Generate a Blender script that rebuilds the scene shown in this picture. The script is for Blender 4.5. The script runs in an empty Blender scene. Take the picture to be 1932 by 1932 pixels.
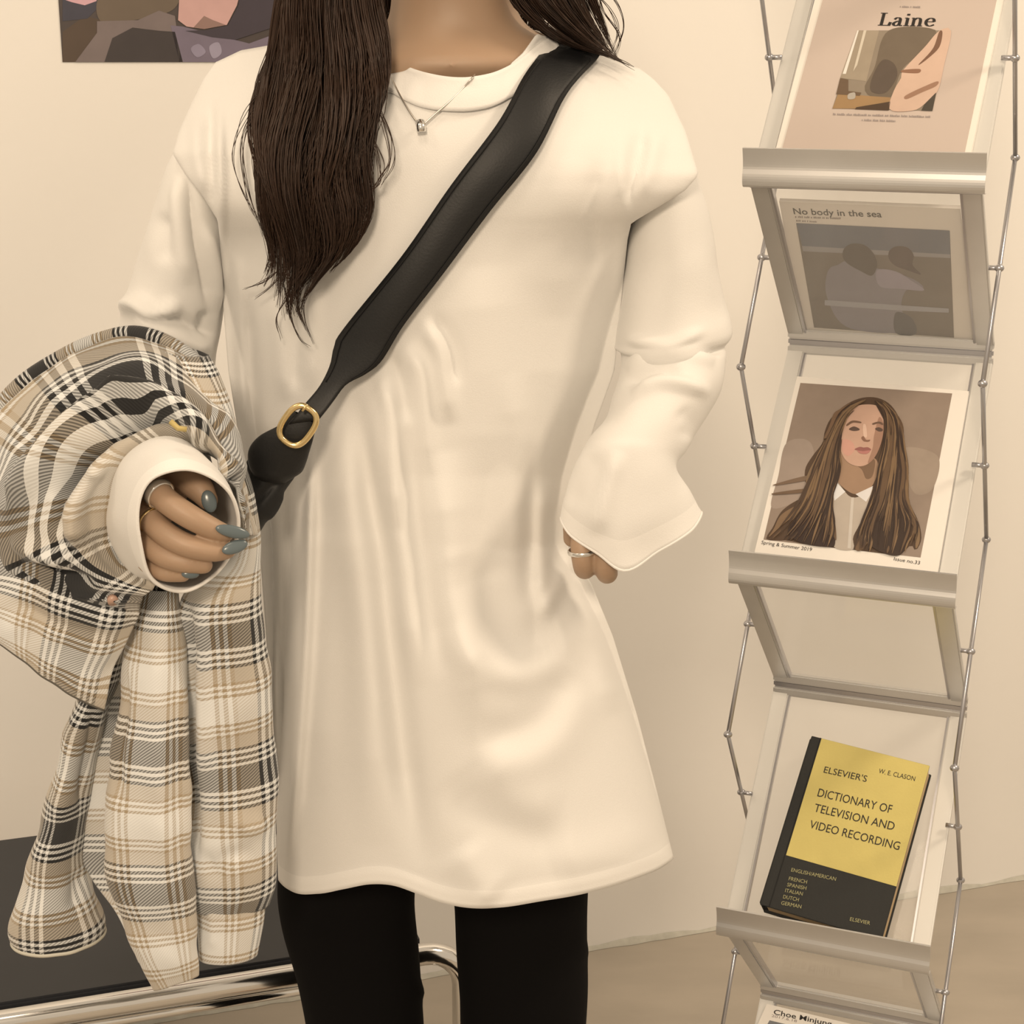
import bpy, bmesh, math, random
import numpy as np
from mathutils import Matrix, Vector

# ------------------------------------------------------------------ camera, world, lights
S = bpy.context.scene
COL = S.collection
F, PITCH, CAMH, C0 = 3238.9, 0.2661, 1.38, 966.0     # focal length in pixels of a 1932 x 1932 frame
cam = bpy.data.cameras.new('camera'); cam_o = bpy.data.objects.new('camera', cam); COL.objects.link(cam_o)
cam.sensor_width = 36; cam.lens = 36 * F / 1932; cam.clip_start = .05
cam_o.location = (0, 0, CAMH); cam_o.rotation_euler = (math.pi / 2 - PITCH, 0, 0)
S.camera = cam_o
S.view_settings.view_transform = 'Standard'; S.view_settings.look = 'None'
S.view_settings.gamma = 1; S.view_settings.use_curve_mapping = False
S.view_settings.exposure = 0.06
LIGHT = (1.0, .80, .585)
w = bpy.data.worlds.new('room_light'); S.world = w; w.use_nodes = True
bg = w.node_tree.nodes['Background']; bg.inputs[0].default_value = (1.0, .815, .605, 1); bg.inputs[1].default_value = .58
def area(name, loc, target, size, power, col=LIGHT):
    l = bpy.data.lights.new(name, 'AREA'); l.shape = 'DISK'; l.size = size; l.energy = power; l.color = col
    o = bpy.data.objects.new(name, l); COL.objects.link(o); o.location = loc
    o.rotation_euler = (Vector(target) - Vector(loc)).to_track_quat('-Z', 'Y').to_euler()
    return o
area('ceiling_lamp', (-.35, .45, 2.85), (-.1, 1.7, .9), .5, 5)
area('ceiling_lamp', (-.4, -1.7, 2.6), (0, 1.7, .7), .6, 57)
area('ceiling_lamp', (1.95, 1.2, 2.85), (1.3, 2.6, .9), .5, 36)
area('ceiling_lamp', (-1.4, .9, 2.85), (-.9, 2.1, 1.5), .5, 6)

# ------------------------------------------------------------------ helpers
CP, SP = math.cos(PITCH), math.sin(PITCH)
def ray(px, py):
    X = (px - C0) / F; U = (C0 - py) / F
    return np.array([X, CP + U * SP, -SP + U * CP])
def P(px, py, Y):                       # the point at depth Y that the pixel looks at
    d = ray(px, py); t = Y / d[1]
    return np.array([d[0] * t, Y, CAMH + d[2] * t])
def proj(V):
    V = np.asarray(V, float); x, y, z = V[..., 0], V[..., 1], V[..., 2] - CAMH
    d = y * CP - z * SP; u = y * SP + z * CP
    return np.stack([C0 + F * x / d, C0 - F * u / d], -1)
def lin(c):
    c = np.array(c, float) / 255
    return np.where(c <= .04045, c / 12.92, ((c + .055) / 1.055) ** 2.4)
REF = lin((238, 217, 186))
def ph(r, g, b, k=.82):                 # surface colour from a photographed colour in full warm light
    return tuple(np.clip(lin((r, g, b)) / REF * k, 0.001, .95))
def interp(tab, x):
    t = np.array(tab, float); return np.interp(x, t[:, 0], t[:, 1])
def smooth_tab(tab, x):                 # cubic hermite through a table
    t = np.array(tab, float); X, Yv = t[:, 0], t[:, 1]
    m = np.gradient(Yv, X); x = np.clip(np.asarray(x, float), X[0], X[-1])
    i = np.clip(np.searchsorted(X, x) - 1, 0, len(X) - 2)
    h = X[i + 1] - X[i]; s = (x - X[i]) / h
    return (2*s**3-3*s**2+1)*Yv[i] + (s**3-2*s**2+s)*h*m[i] + (-2*s**3+3*s**2)*Yv[i+1] + (s**3-s**2)*h*m[i+1]
def cr(pts, n, closed=False):           # Catmull-Rom resampling by chord length
    p = np.array(pts, float)
    if closed: q = np.vstack([p[-1], p, p[0], p[1]])
    else: q = np.vstack([2 * p[0] - p[1], p, 2 * p[-1] - p[-2]])
    segs = len(q) - 3; out = []
    for i in range(segs):
        a, b, c, d = q[i:i + 4]
        for s in np.linspace(0, 1, 24, endpoint=False):
            out.append(.5 * ((2*b) + (c-a)*s + (2*a-5*b+4*c-d)*s*s + (-a+3*b-3*c+d)*s**3))
    out.append(q[-2] if not closed else out[0]); out = np.array(out)
    L = np.concatenate([[0], np.cumsum(np.linalg.norm(np.diff(out[:, :3], axis=0), axis=1))])
    t = np.linspace(0, L[-1], n + 1)[:-1] if closed else np.linspace(0, L[-1], n)
    return np.stack([np.interp(t, L, out[:, k]) for k in range(out.shape[1])], -1)
def crp(pts, n):                        # Catmull-Rom, uniform in the control parameter (keeps rows aligned)
    p = np.array(pts, float); q = np.concatenate([[2 * p[0] - p[1]], p, [2 * p[-1] - p[-2]]])
    out = []
    for s in np.linspace(0, len(p) - 1, n):
        i = min(int(s), len(p) - 2); s -= i; a, b, c, d = q[i:i + 4]
        out.append(.5 * ((2*b) + (c-a)*s + (2*a-5*b+4*c-d)*s*s + (-a+3*b-3*c+d)*s**3))
    return np.array(out)

def setp(bsdf, **k):
    for n, v in k.items():
        n = n.replace('_', ' ')
        if n in bsdf.inputs: bsdf.inputs[n].default_value = v
MATS = {}
def mat(name, col, rough=.6, metal=0., noise=0., nscale=8., bump=0., bscale=200., sheen=0., stretch=None, **kw):
    if name in MATS: return MATS[name]
    m = bpy.data.materials.new(name); m.use_nodes = True; nt = m.node_tree; b = nt.nodes['Principled BSDF']
    b.inputs['Base Color'].default_value = (*col[:3], 1); b.inputs['Roughness'].default_value = rough
    b.inputs['Metallic'].default_value = metal
    if sheen: b.inputs['Sheen Weight'].default_value = sheen
    setp(b, **kw)
    if noise or bump:
        tc = nt.nodes.new('ShaderNodeTexCoord'); mp = nt.nodes.new('ShaderNodeMapping')
        nt.links.new(tc.outputs['Object'], mp.inputs[0])
        if stretch: mp.inputs['Scale'].default_value = stretch
    if noise:
        n = nt.nodes.new('ShaderNodeTexNoise'); n.inputs['Scale'].default_value = nscale; n.inputs['Detail'].default_value = 5
        nt.links.new(mp.outputs[0], n.inputs[0])
        mx = nt.nodes.new('ShaderNodeMix'); mx.data_type = 'RGBA'
        mx.inputs[6].default_value = (*[c * (1 - noise) for c in col[:3]], 1); mx.inputs[7].default_value = (*[min(1, c * (1 + noise)) for c in col[:3]], 1)
        nt.links.new(n.outputs[0], mx.inputs[0]); nt.links.new(mx.outputs[2], b.inputs['Base Color'])
    if bump:
        n2 = nt.nodes.new('ShaderNodeTexNoise'); n2.inputs['Scale'].default_value = bscale; n2.inputs['Detail'].default_value = 3
        nt.links.new(mp.outputs[0], n2.inputs[0])
        bp = nt.nodes.new('ShaderNodeBump'); bp.inputs['Strength'].default_value = bump; bp.inputs['Distance'].default_value = .002
        nt.links.new(n2.outputs[0], bp.inputs['Height']); nt.links.new(bp.outputs[0], b.inputs['Normal'])
    MATS[name] = m; return m

def link(o, parent=None):
    COL.objects.link(o)
    if parent is not None:
        o.parent = parent; o.matrix_parent_inverse = WM[parent.name].inverted() @ Matrix.Identity(4)
    WM[o.name] = Matrix.Identity(4)
    return o
WM = {}
def empty(name, loc):
    o = bpy.data.objects.new(name, None); COL.objects.link(o); o.location = loc; o.empty_display_size = .05
    WM[o.name] = Matrix.Translation(loc); return o
def tag(o, label, cat, group=None, kind=None):
    if label: o['label'] = label
    if cat: o['category'] = cat
    if group: o['group'] = group
    if kind: o['kind'] = kind
    return o
def mesh(name, verts, faces, m, parent=None, smooth=True, uv=None, solid=0., off=-1.):
    me = bpy.data.meshes.new(name); me.from_pydata([tuple(v) for v in verts], [], [tuple(f) for f in faces])
    if uv is not None:
        l = me.uv_layers.new(name='UVMap'); vi = np.zeros(len(me.loops), int); me.loops.foreach_get('vertex_index', vi)
        l.data.foreach_set('uv', np.asarray(uv, float)[vi].ravel())
    me.materials.append(m)
    if smooth: me.polygons.foreach_set('use_smooth', [True] * len(me.polygons))
    me.update()
    o = link(bpy.data.objects.new(name, me), parent)
    if solid:
        md = o.modifiers.new('thickness', 'SOLIDIFY'); md.thickness = solid; md.offset = off
    return o
def bm_obj(name, bm, m, parent=None, smooth=False):
    bmesh.ops.recalc_face_normals(bm, faces=bm.faces)
    me = bpy.data.meshes.new(name); bm.to_mesh(me); bm.free(); me.materials.append(m)
    if smooth: me.polygons.foreach_set('use_smooth', [True] * len(me.polygons))
    return link(bpy.data.objects.new(name, me), parent)
def gfaces(nv, nu, closed=False, base=0):
    f = []
    for j in range(nv - 1):
        for i in range(nu if closed else nu - 1):
            a, b = base + j * nu + i, base + j * nu + (i + 1) % nu
            f.append((a, b, b + nu, a + nu))
    return f
def gnormals(G, closed=False):
    if closed: du = np.roll(G, -1, 1) - np.roll(G, 1, 1)
    else: du = np.gradient(G, axis=1)
    dv = np.gradient(G, axis=0); n = np.cross(du, dv)
    return n / (np.linalg.norm(n, axis=-1, keepdims=True) + 1e-12)
def prism(bm, poly, n0, thick):         # polygon of 3-D points, extruded along n0
    a = [bm.verts.new(p) for p in poly]; b = [bm.verts.new(np.array(p) + np.array(n0) * thick) for p in poly]
    bm.faces.new(a); bm.faces.new(b[::-1])
    for i in range(len(a)): j = (i + 1) % len(a); bm.faces.new((a[i], b[i], b[j], a[j]))
def tube_v(path, rad, sides=10, caps=True):
    p = np.array(path, float); n = len(p); rad = np.broadcast_to(np.asarray(rad, float), (n,))
    T = np.gradient(p, axis=0); T /= np.linalg.norm(T, axis=1, keepdims=True) + 1e-12
    ref = np.array([0, 0, 1.]) if abs(T[0][2]) < .9 else np.array([1., 0, 0])
    u = np.cross(T[0], ref); u /= np.linalg.norm(u); V = []
    for i in range(n):
        u = u - T[i] * (u @ T[i]); u /= np.linalg.norm(u); w_ = np.cross(T[i], u)
        for k in range(sides):
            a = 2 * math.pi * k / sides; V.append(p[i] + rad[i] * (math.cos(a) * u + math.sin(a) * w_))
    Fc = gfaces(n, sides, True)
    if caps: Fc += [tuple(range(sides))[::-1], tuple(range((n - 1) * sides, n * sides))]
    return V, Fc
def tube(name, path, rad, m, parent=None, sides=12):
    V, Fc = tube_v(path, rad, sides); return mesh(name, V, Fc, m, parent)

# ------------------------------------------------------------------ the room
WY, WD = .3092, 2.3945
wu = np.array([math.cos(WY), math.sin(WY), 0]); wn = np.array([-math.sin(WY), math.cos(WY), 0]); w0 = np.array([0, WD, 0.])
def on_wall(px, py, off=0.):
    d = ray(px, py); o = np.array([0, 0, CAMH]); q = w0 - wn * off
    return o + d * ((q - o) @ wn / (d @ wn))
m_wall = mat('wall_paint', (.80, .79, .77), .85, noise=.02, nscale=3, bump=.12, bscale=60)
m_floor = mat('polished_concrete', ph(170, 147, 116, .84), .38, noise=.22, nscale=5, bump=.05, bscale=30, stretch=(1, 2.2, 1))
bm = bmesh.new(); prism(bm, [w0 - wu * 3, w0 + wu * 4, w0 + wu * 4 + [0, 0, 3.0], w0 - wu * 3 + [0, 0, 3.0]], wn, .12)
tag(bm_obj('wall_back', bm, m_wall), 'plain white plaster wall behind the person', None, kind='structure')
c0, c1 = w0 - wu * 3, w0 + wu * 4
bm = bmesh.new(); prism(bm, [c0, c1, c1 - wn * 4.6, c0 - wn * 4.6], (0, 0, -1), .1)
tag(bm_obj('floor', bm, m_floor), 'smooth beige grey concrete floor', None, kind='structure')
# uneven dark joint where the plaster meets the floor
random.seed(3); V = []; Fc = []; N = 160
for i in range(N):
    q = w0 + wu * (-2.2 + 4.6 * i / (N - 1)); h = .003 + .004 * random.random() + .003 * math.sin(i * .7); d = .004 + .004 * random.random()
    V += [q - wn * d + [0, 0, .0005], q - wn * (d * .5) + [0, 0, h], q - wn * .0003 + [0, 0, h + .002]]
for i in range(N - 1):
    a = 3 * i; Fc += [(a, a + 3, a + 4, a + 1), (a + 1, a + 4, a + 5, a + 2)]
tag(mesh('trim_1', V, Fc, mat('plaster_edge', ph(188, 170, 138), .9, noise=.25, nscale=60)), 'ragged plaster seam along the foot of the wall', None, kind='structure')

# poster on the wall
m_paper = mat('white_paper', (.80, .78, .74), .55)
po = on_wall(118, 117); post = empty('poster', po - wn * .001)
tag(post, 'unframed photo poster of crumpled pink and dark fabric on the wall', 'poster')
PW = on_wall(640, 117)
def pw(px, py, off): return on_wall(px, py, off)
up = np.array([0, 0, .62]); q0, q1 = on_wall(118, 117, .0012), on_wall(640, 117, .0012)
bm = bmesh.new(); prism(bm, [q0, q1, q1 + up, q0 + up], wn, .001)
bm_obj('sheet', bm, mat('poster_base', ph(72, 58, 48), .45, noise=.3, nscale=14), post)
def flat(name, pts, m, parent, fn, sm=True, n=60):
    pts = np.array(pts, float)
    q = cr(pts, n, True) if sm else pts
    V = [fn(x, y) for x, y in q]
    return mesh(name, V, [tuple(range(len(V)))], m, parent, smooth=False)
pst = [
 ([(118,-60),(300,-140),(420,-90),(640,-160),(640,-300),(400,-260),(118,-320)], (96,78,70), False, .0014), ([(150,-180),(260,-260),(340,-210),(300,-120),(200,-100)], (190,138,122), False, .0016), ([(380,-330),(520,-400),(620,-330),(560,-220),(430,-230)], (176,128,112), False, .0016), ([(118,-420),(260,-520),(380,-440),(300,-340),(160,-330)], (110,94,92), False, .0016), ([(330,-480),(480,-600),(640,-520),(600,-440),(420,-400)], (86,66,54), False, .0018),
 ([(118,60),(160,30),(200,40),(190,80),(150,117),(118,117)], (80,60,42), False, .0014),
 ([(118,0),(200,-40),(260,-60),(190,10),(165,35),(118,40)], (62,56,58), False, .0016),
 ([(116,-60),(190,-60),(182,2),(160,10),(135,4),(118,-2)], (205,150,138), False, .0018),
 ([(200,-20),(330,-30),(330,15),(270,35),(190,40)], (104,84,62), True, .0018),
 ([(142,117),(183,62),(183,40),(260,38),(300,20),(330,30),(342,117)], (118,98,84), False, .0020),
 ([(197,117),(212,72),(250,52),(300,58),(330,60),(345,117)], (60,49,42), False, .0022),
 ([(322,48),(345,50),(470,82),(530,60),(530,117),(338,117)], (116,98,98), False, .0022),
 ([(345,-40),(460,-40),(447,10),(428,47),(385,55),(352,50),(336,38),(338,0)], (196,146,124), False, .0024),
 ([(385,30),(402,38),(426,47),(385,55),(365,52)], (140,104,84), False, .0026),
 ([(455,-40),(540,-40),(520,50),(445,75),(400,70),(350,58),(390,57),(430,48),(450,10)], (62,50,50), False, .0026),
 ([(360,92),(375,83),(388,98),(372,108)], (140,122,122), True, .0026), ([(395,88),(412,80),(418,100),(402,110)], (150,132,130), True, .0026)]
for i, (pts, c, sm, off) in enumerate(pst):
    flat('printed_patch', pts, mat('poster_ink_%d' % i, ph(*c), .45, noise=.12, nscale=40), post, lambda x, y, o=off: on_wall(x, y, o), sm)

# ------------------------------------------------------------------ low table with chrome tube frame
m_chrome = mat('chrome', (.83, .82, .80), .12, 1.)
m_black_top = mat('black_table_top', ph(46, 43, 40, .62), .45, noise=.06, nscale=30)
TZ = .40
def on_z(px, py, z):
    d = ray(px, py); t = (z - CAMH) / d[2]; return np.array([d[0] * t, d[1] * t, z])
fr = on_z(800, 1800, TZ)                       # bend of the front rail
fl = fr - wu * 1.25; dep_t = .40
tb = empty('low_table', (fr + fl) / 2 * [1, 1, 0]); tag(tb, 'low table with black top and chrome tube frame against the wall', 'table')
bm = bmesh.new()
a0, a1 = fl + wu * .02 + wn * .016, fr - wu * .0 + wn * .016
prism(bm, [a0 + [0, 0, .012], a1 + [0, 0, .012], a1 + wn * dep_t + [0, 0, .012], a0 + wn * dep_t + [0, 0, .012]], (0, 0, -1), .02)
bmesh.ops.bevel(bm, geom=bm.edges[:], offset=.003, segments=2, affect='EDGES')
bm_obj('table_top', bm, m_black_top, tb)
TR = .0125; BR = .045
def rail(off):
    pts = []
    def q(s, z): return fl + wu * s + wn * off + [0, 0, z - TZ]
    Ls = 1.25
    pts.append(q(-BR, .0125)); pts.append(q(-BR, TZ - BR))
    for k in range(1, 8): a = math.pi / 2 * k / 8; pts.append(q(-BR * math.cos(a), TZ - BR + BR * math.sin(a)))
    for s in np.linspace(0, Ls, 12): pts.append(q(s, TZ))
    for k in range(1, 8): a = math.pi / 2 * k / 8; pts.append(q(Ls + BR * math.sin(a), TZ - BR + BR * math.cos(a)))
    pts.append(q(Ls + BR, TZ - BR)); pts.append(q(Ls + BR, .0125))
    return pts
tube('front_tube', rail(0), TR, m_chrome, tb, 16); tube('rear_tube', [q_ - np.array([0,0,.022]) * (q_[2] > .2) for q_ in rail(dep_t - .03)], TR, m_chrome, tb, 16)
for s in (-BR, 1.25 + BR):
    tube('floor_tube', [fl + wu * s + wn * t_ + [0, 0, TR - TZ] for t_ in (0, .1, .2, .3, dep_t - .03)], TR, m_chrome, tb, 16)
tube('under_rail', [fl + wu * t_ + wn * .004 + [0, 0, -.022] for t_ in np.linspace(.0, 1.2, 6)], .006, m_chrome, tb, 10)

# ------------------------------------------------------------------ folding literature rack
RK = .90                                      # the rack's scale: its lowest lip comes to rest just above the floor
RX, RY, RYAW, Z0, SPC, DEP, JZ, RW = .3775 * RK, 1.8746 * RK, .381, CAMH - .1479 * RK, .4566 * RK, .2353 * RK, .2122 * RK, .25 * RK
ru = np.array([math.cos(RYAW), -math.sin(RYAW), 0]); rb = np.array([math.sin(RYAW), math.cos(RYAW), 0]); r0 = np.array([RX, RY, 0.])
def R(lx, ly, z): return r0 + ru * lx + rb * ly + np.array([0, 0, z])
m_alu = mat('brushed_aluminium', (.63, .63, .63), .38, .75, noise=.04, nscale=30)
m_aluw = mat('pale_aluminium', (.70, .70, .685), .45, .35)
m_steel = mat('steel_link', (.50, .50, .53), .3, .9)
m_acr = mat('clear_acrylic', (.93, .94, .93), .05, 0, Alpha=.13)
m_acr.node_tree.nodes['Principled BSDF'].inputs['Specular IOR Level'].default_value = .6
m_frost = mat('frosted_acrylic', (.72, .72, .69), .25, 0, Alpha=.55)
rack = empty('literature_rack', R(0, DEP / 2, 0)); tag(rack, 'zigzag folding magazine rack in silver aluminium and clear acrylic', 'magazine rack')
lipz = [Z0 + SPC, Z0, Z0 - SPC, Z0 - 2 * SPC, Z0 - 3 * SPC]
class Plane:                                  # a panel of the zigzag: a across, b along, n out of the visible face
    def __init__(s, o, e, n): s.o, s.e, s.n = np.array(o), np.array(e), np.array(n)
    def at(s, a, b, off=0.): return s.o + ru * a + s.e * b + s.n * off
    def pix(s, px, py, off=0.):
        d = ray(px, py); c = np.array([0, 0, CAMH]); q = s.o + s.n * off
        h = c + d * ((q - c) @ s.n / (d @ s.n)) - q
        return h @ ru, h @ s.e
    def pt(s, px, py, off=0.): a, b = s.pix(px, py, off); return s.at(a, b, off)
LB, LA = math.hypot(DEP, SPC - JZ), math.hypot(DEP, JZ)
def planeB(z):
    e = (rb * DEP + np.array([0, 0, SPC - JZ])) / LB; return Plane(R(0, 0, z), e, np.cross(ru, e))
def planeA(z):
    e = (rb * DEP - np.array([0, 0, JZ])) / LA; n = np.cross(ru, e); return Plane(R(0, 0, z), e, -n if n[1] > 0 else n)
PB = [planeB(z) for z in lipz]; PA = [planeA(z) for z in lipz]
def pbox(name, pl, a0, a1, b0, b1, n0, n1, m, parent, bev=0.):
    bm = bmesh.new(); prism(bm, [pl.at(a0, b0, n0), pl.at(a1, b0, n0), pl.at(a1, b1, n0), pl.at(a0, b1, n0)], pl.n, n1 - n0)
    if bev: bmesh.ops.bevel(bm, geom=bm.edges[:], offset=bev, segments=2, affect='EDGES')
    return bm_obj(name, bm, m, parent)
hw = RW / 2; RAIL = .019
for i, z in enumerate(lipz):
    for pl, L, nm in ((PB[i], LB, 'shelf_rail'), (PA[i], LA, 'brace_rail'))[:2 if i < 4 else 1]:
        for s in (-1, 1):
            pbox(nm, pl, s * hw, s * (hw - RAIL), .004, L - .006, -.009, .0, m_alu if nm == 'brace_rail' else m_aluw, rack, .0015)
            pbox(nm + '_groove', pl, s * (hw - RAIL), s * (hw - RAIL - .0022), .006, L - .01, -.008, -.001, m_steel, rack)
        pbox('acrylic_pane', pl, -hw + RAIL, hw - RAIL, .012, L - .012, -.006, -.0035, m_acr, rack)
    # lip: a shallow scoop extrusion along the front edge
    prof = [(.0, -.002), (-.010, -.001), (-.014, .004), (-.0145, .012), (-.013, .020), (-.0145, .030), (-.018, .041)]
    prof = cr([(a, b, 0) for a, b in prof], 22)[:, :2]
    back = [(a + .0022, b + .0008) for a, b in prof[::-1]]
    pr = list(prof) + back
    V = []; n = len(pr)
    for s in np.linspace(-hw - .004, hw + .004, 2):
        V += [R(s, a * RK, z + b * RK - .002) for a, b in pr]
    Fc = [(k, (k + 1) % n, n + (k + 1) % n, n + k) for k in range(n)] + [tuple(range(n))[::-1], tuple(range(n, 2 * n))]
    lp = mesh('shelf_lip', V, Fc, m_alu, rack, smooth=False)
    if i == 4: continue
    pbox('lip_underside', PA[i], -hw, hw, -.004, .006, -.008, .001, m_steel, rack)
    # hinge extrusions at the rear fold
    jz_ = z - JZ
    for k, (dy, dz, r_) in enumerate(((-.006, .010, .0055), (-.004, .001, .004), (-.004, -.008, .005))):
        bm = bmesh.new(); c = [R(-hw, DEP + dy - r_, jz_ + dz - r_), R(-hw, DEP + dy + r_, jz_ + dz - r_), R(-hw, DEP + dy + r_, jz_ + dz + r_), R(-hw, DEP + dy - r_, jz_ + dz + r_)]
        prism(bm, c, ru, RW); bmesh.ops.bevel(bm, geom=bm.edges[:], offset=.0018, segments=2, affect='EDGES')
        bm_obj('hinge_bar', bm, m_alu if k != 1 else m_steel, rack)
# scissor links on both sides
KF = .345
def bolt(p, parent):
    bm = bmesh.new(); bmesh.ops.create_icosphere(bm, subdivisions=2, radius=.0042); bmesh.ops.scale(bm, vec=(1.2, 1, 1), verts=bm.verts)
    bmesh.ops.translate(bm, vec=p, verts=bm.verts); bm_obj('bolt', bm, m_steel, parent, True)
zs = []
for i, z in enumerate(lipz[:4]):
    zs += [(z, 'lip'), (z - JZ, 'joint')]
for s in (-1, 1):
    sx = s * (hw + .010)
    pts = []
    for z, k in zs:
        pts.append(R(sx, DEP / 2 + (DEP * KF if k == 'lip' else -DEP * KF), z + (.02 if k == 'lip' else .0)))
    for a, b in zip(pts[:-1], pts[1:]):
        V, Fc = tube_v([a, a + (b - a) * .5, b], .0024, 8); lk = mesh('scissor_link', V, Fc, m_steel, rack)
        bolt((a + b) / 2, lk)
        V, Fc = tube_v([(a + b) / 2, (a + b) / 2 - ru * s * .013], .0026, 8); mesh('pivot_pin', V, Fc, m_steel, lk)
    for p in pts: bolt(p, rack)
# feet of the rack on the floor
for s in (-1, 1):
    bm = bmesh.new(); prism(bm, [R(s * hw, -.03, 0), R(s * hw, DEP + .03, 0), R(s * hw, DEP + .03, .009), R(s * hw, -.03, .009)], ru, -s * .02); bm_obj('base_foot', bm, m_alu, rack)
# ------------------------------------------------------------------ what stands on the rack
def page(name, pl, bl, br, tl, tr, off0, thick, m, parent, bmin=None, bmax=None):
    c = [list(pl.pix(*q, off0)) for q in (bl, br, tr, tl)]
    def ext(i, j, b):                      # slide corner i along edge i-j to row b
        t = (b - c[j][1]) / (c[i][1] - c[j][1]); c[i] = [c[j][0] + (c[i][0] - c[j][0]) * t, b]
    if bmin is not None: ext(0, 3, bmin); ext(1, 2, bmin)
    if bmax is not None: ext(2, 1, bmax); ext(3, 0, bmax)
    bm = bmesh.new(); prism(bm, [pl.at(a, b, off0) for a, b in c], pl.n, -thick)
    return bm_obj(name, bm, m, parent)
def patch(name, pl, pts, c, off, parent, sm=True, n=48, rough=.4, noise=.1, ns=60, zf=None):
    pts = [zf(*q) for q in pts] if zf else pts
    key = 'ink_%d_%d_%d' % tuple(c)
    return flat(name, pts, mat(key, ph(*c), rough, noise=noise, nscale=ns), parent, lambda x, y: pl.pt(x, y, off), sm, n)
def text_px(name, pl, s, p0, p1, cap, off, m, parent, bold=0.):
    cu = bpy.data.curves.new('t', 'FONT'); cu.body = s; cu.offset = bold; cu.resolution_u = 3
    o = bpy.data.objects.new('t', cu); COL.objects.link(o)
    dg = bpy.context.evaluated_depsgraph_get(); me = bpy.data.meshes.new_from_object(o.evaluated_get(dg))
    bpy.data.objects.remove(o); n = len(me.vertices); v = np.zeros(n * 3); me.vertices.foreach_get('co', v); v = v.reshape(-1, 3)
    A = np.array(pl.pix(*p0, off)); B = np.array(pl.pix(*p1, off)); U = np.array(pl.pix(p0[0], p0[1] - cap, off)) - A
    d = (B - A) / (v[:, 0].max() - v[:, 0].min()); perp = np.array([-d[1], d[0]]); perp /= np.linalg.norm(perp)
    h = U @ perp; hh = .73
    x = v[:, 0] - v[:, 0].min(); y = v[:, 1] / hh
    co = np.array([pl.at(*(A + d * a + perp * h * b), off) for a, b in zip(x, y)])
    me.vertices.foreach_set('co', co.ravel()); me.materials.clear(); me.materials.append(m); me.update()
    return link(bpy.data.objects.new(name, me), parent)
def faint_line(name, pl, p0, p1, h, off, m, parent, seed):      # print too small to read: a row of short strokes
    r = np.random.default_rng(seed); V = []; Fc = []; x = 0.; p0, p1 = np.array(p0, float), np.array(p1, float); L = np.linalg.norm(p1 - p0)
    while x < L:
        w_ = min(r.uniform(1.2, 2.6), L - x); hh_ = h * r.uniform(.6, 1); a = p0 + (p1 - p0) * x / L; b = p0 + (p1 - p0) * (x + w_) / L; n = len(V)
        V += [pl.pt(a[0], a[1], off), pl.pt(b[0], b[1], off), pl.pt(b[0], b[1] - hh_, off), pl.pt(a[0], a[1] - hh_, off)]; Fc.append((n, n + 1, n + 2, n + 3)); x += w_ + (r.uniform(.5, .9) if r.random() < .8 else 3.)
    return mesh(name, V, Fc, m, parent, smooth=False)
GL = {'L': (.72, [[(.17,0),(.17,1)], [(.0,.025),(.6,.025)], [(.0,.975),(.36,.975)], [(.57,.0),(.62,.28)]]),
      'a': (.58, [[(.08,.5),(.18,.63),(.32,.62),(.38,.48),(.38,.12),(.46,.02),(.54,.05)], [(.38,.39),(.2,.33),(.07,.17),(.16,.02),(.3,.05),(.38,.16)]]),
      'i': (.36, [[(.17,0),(.17,.63)], [(.02,.025),(.32,.025)], [(.02,.61),(.17,.63)], [(.17,.82),(.17,.95)]]),
      'n': (.70, [[(.15,0),(.15,.63)], [(.0,.025),(.3,.025)], [(.02,.61),(.15,.63)], [(.15,.46),(.28,.62),(.43,.6),(.49,.42),(.49,0)], [(.36,.025),(.64,.025)]]),
      'e': (.60, [[(.1,.36),(.5,.36)], [(.5,.36),(.45,.57),(.29,.64),(.13,.52),(.09,.3),(.17,.1),(.33,.03),(.53,.14)]])}
def serif_word(name, pl, s, p0, p1, cap, off, m, parent):
    tot = sum(GL[c][0] for c in s); A = np.array(pl.pix(*p0, off)); B = np.array(pl.pix(*p1, off)); d = (B - A) / tot
    perp = np.array([-d[1], d[0]]) / np.linalg.norm(d); h = (np.array(pl.pix(p0[0], p0[1] - cap, off)) - A) @ perp
    V = []; Fc = []; x0 = 0
    for c in s:
        wdt, st = GL[c]
        for k, path in enumerate(st):
            q = cr([(a, b, 0) for a, b in path], 20)[:, :2]; T = np.gradient(q, axis=0); T /= np.linalg.norm(T, axis=1, keepdims=True)
            for i, (a, t) in enumerate(zip(q, T)):
                ww = .028 + .055 * abs(t[1]) ** 1.5; nn = np.array([-t[1], t[0]]) * ww
                for sg in (1, -1):
                    u = a + sg * nn; V.append(pl.at(*(A + d * (x0 + u[0]) + perp * h * u[1]), off + k * 2e-5))
                if i: b = len(V); Fc.append((b - 4, b - 3, b - 1, b - 2))
        x0 += wdt
    return mesh(name, V, Fc, m, parent, smooth=False)
m_ink = mat('black_ink', ph(38, 30, 24, .6), .6); m_grey = mat('grey_ink', ph(150, 128, 108), .6); m_gold = mat('gilt_ink', ph(166, 148, 92), .5)
def Z1(x, y): return (1340 + x / 3.2635, y / 3.2635)
def Z2(x, y): return (1340 + x / 3.2635, 560 + y / 3.2635)
def Z4(x, y): return (1320 + x / 3.22, 1332 + y / 3.22)

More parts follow.
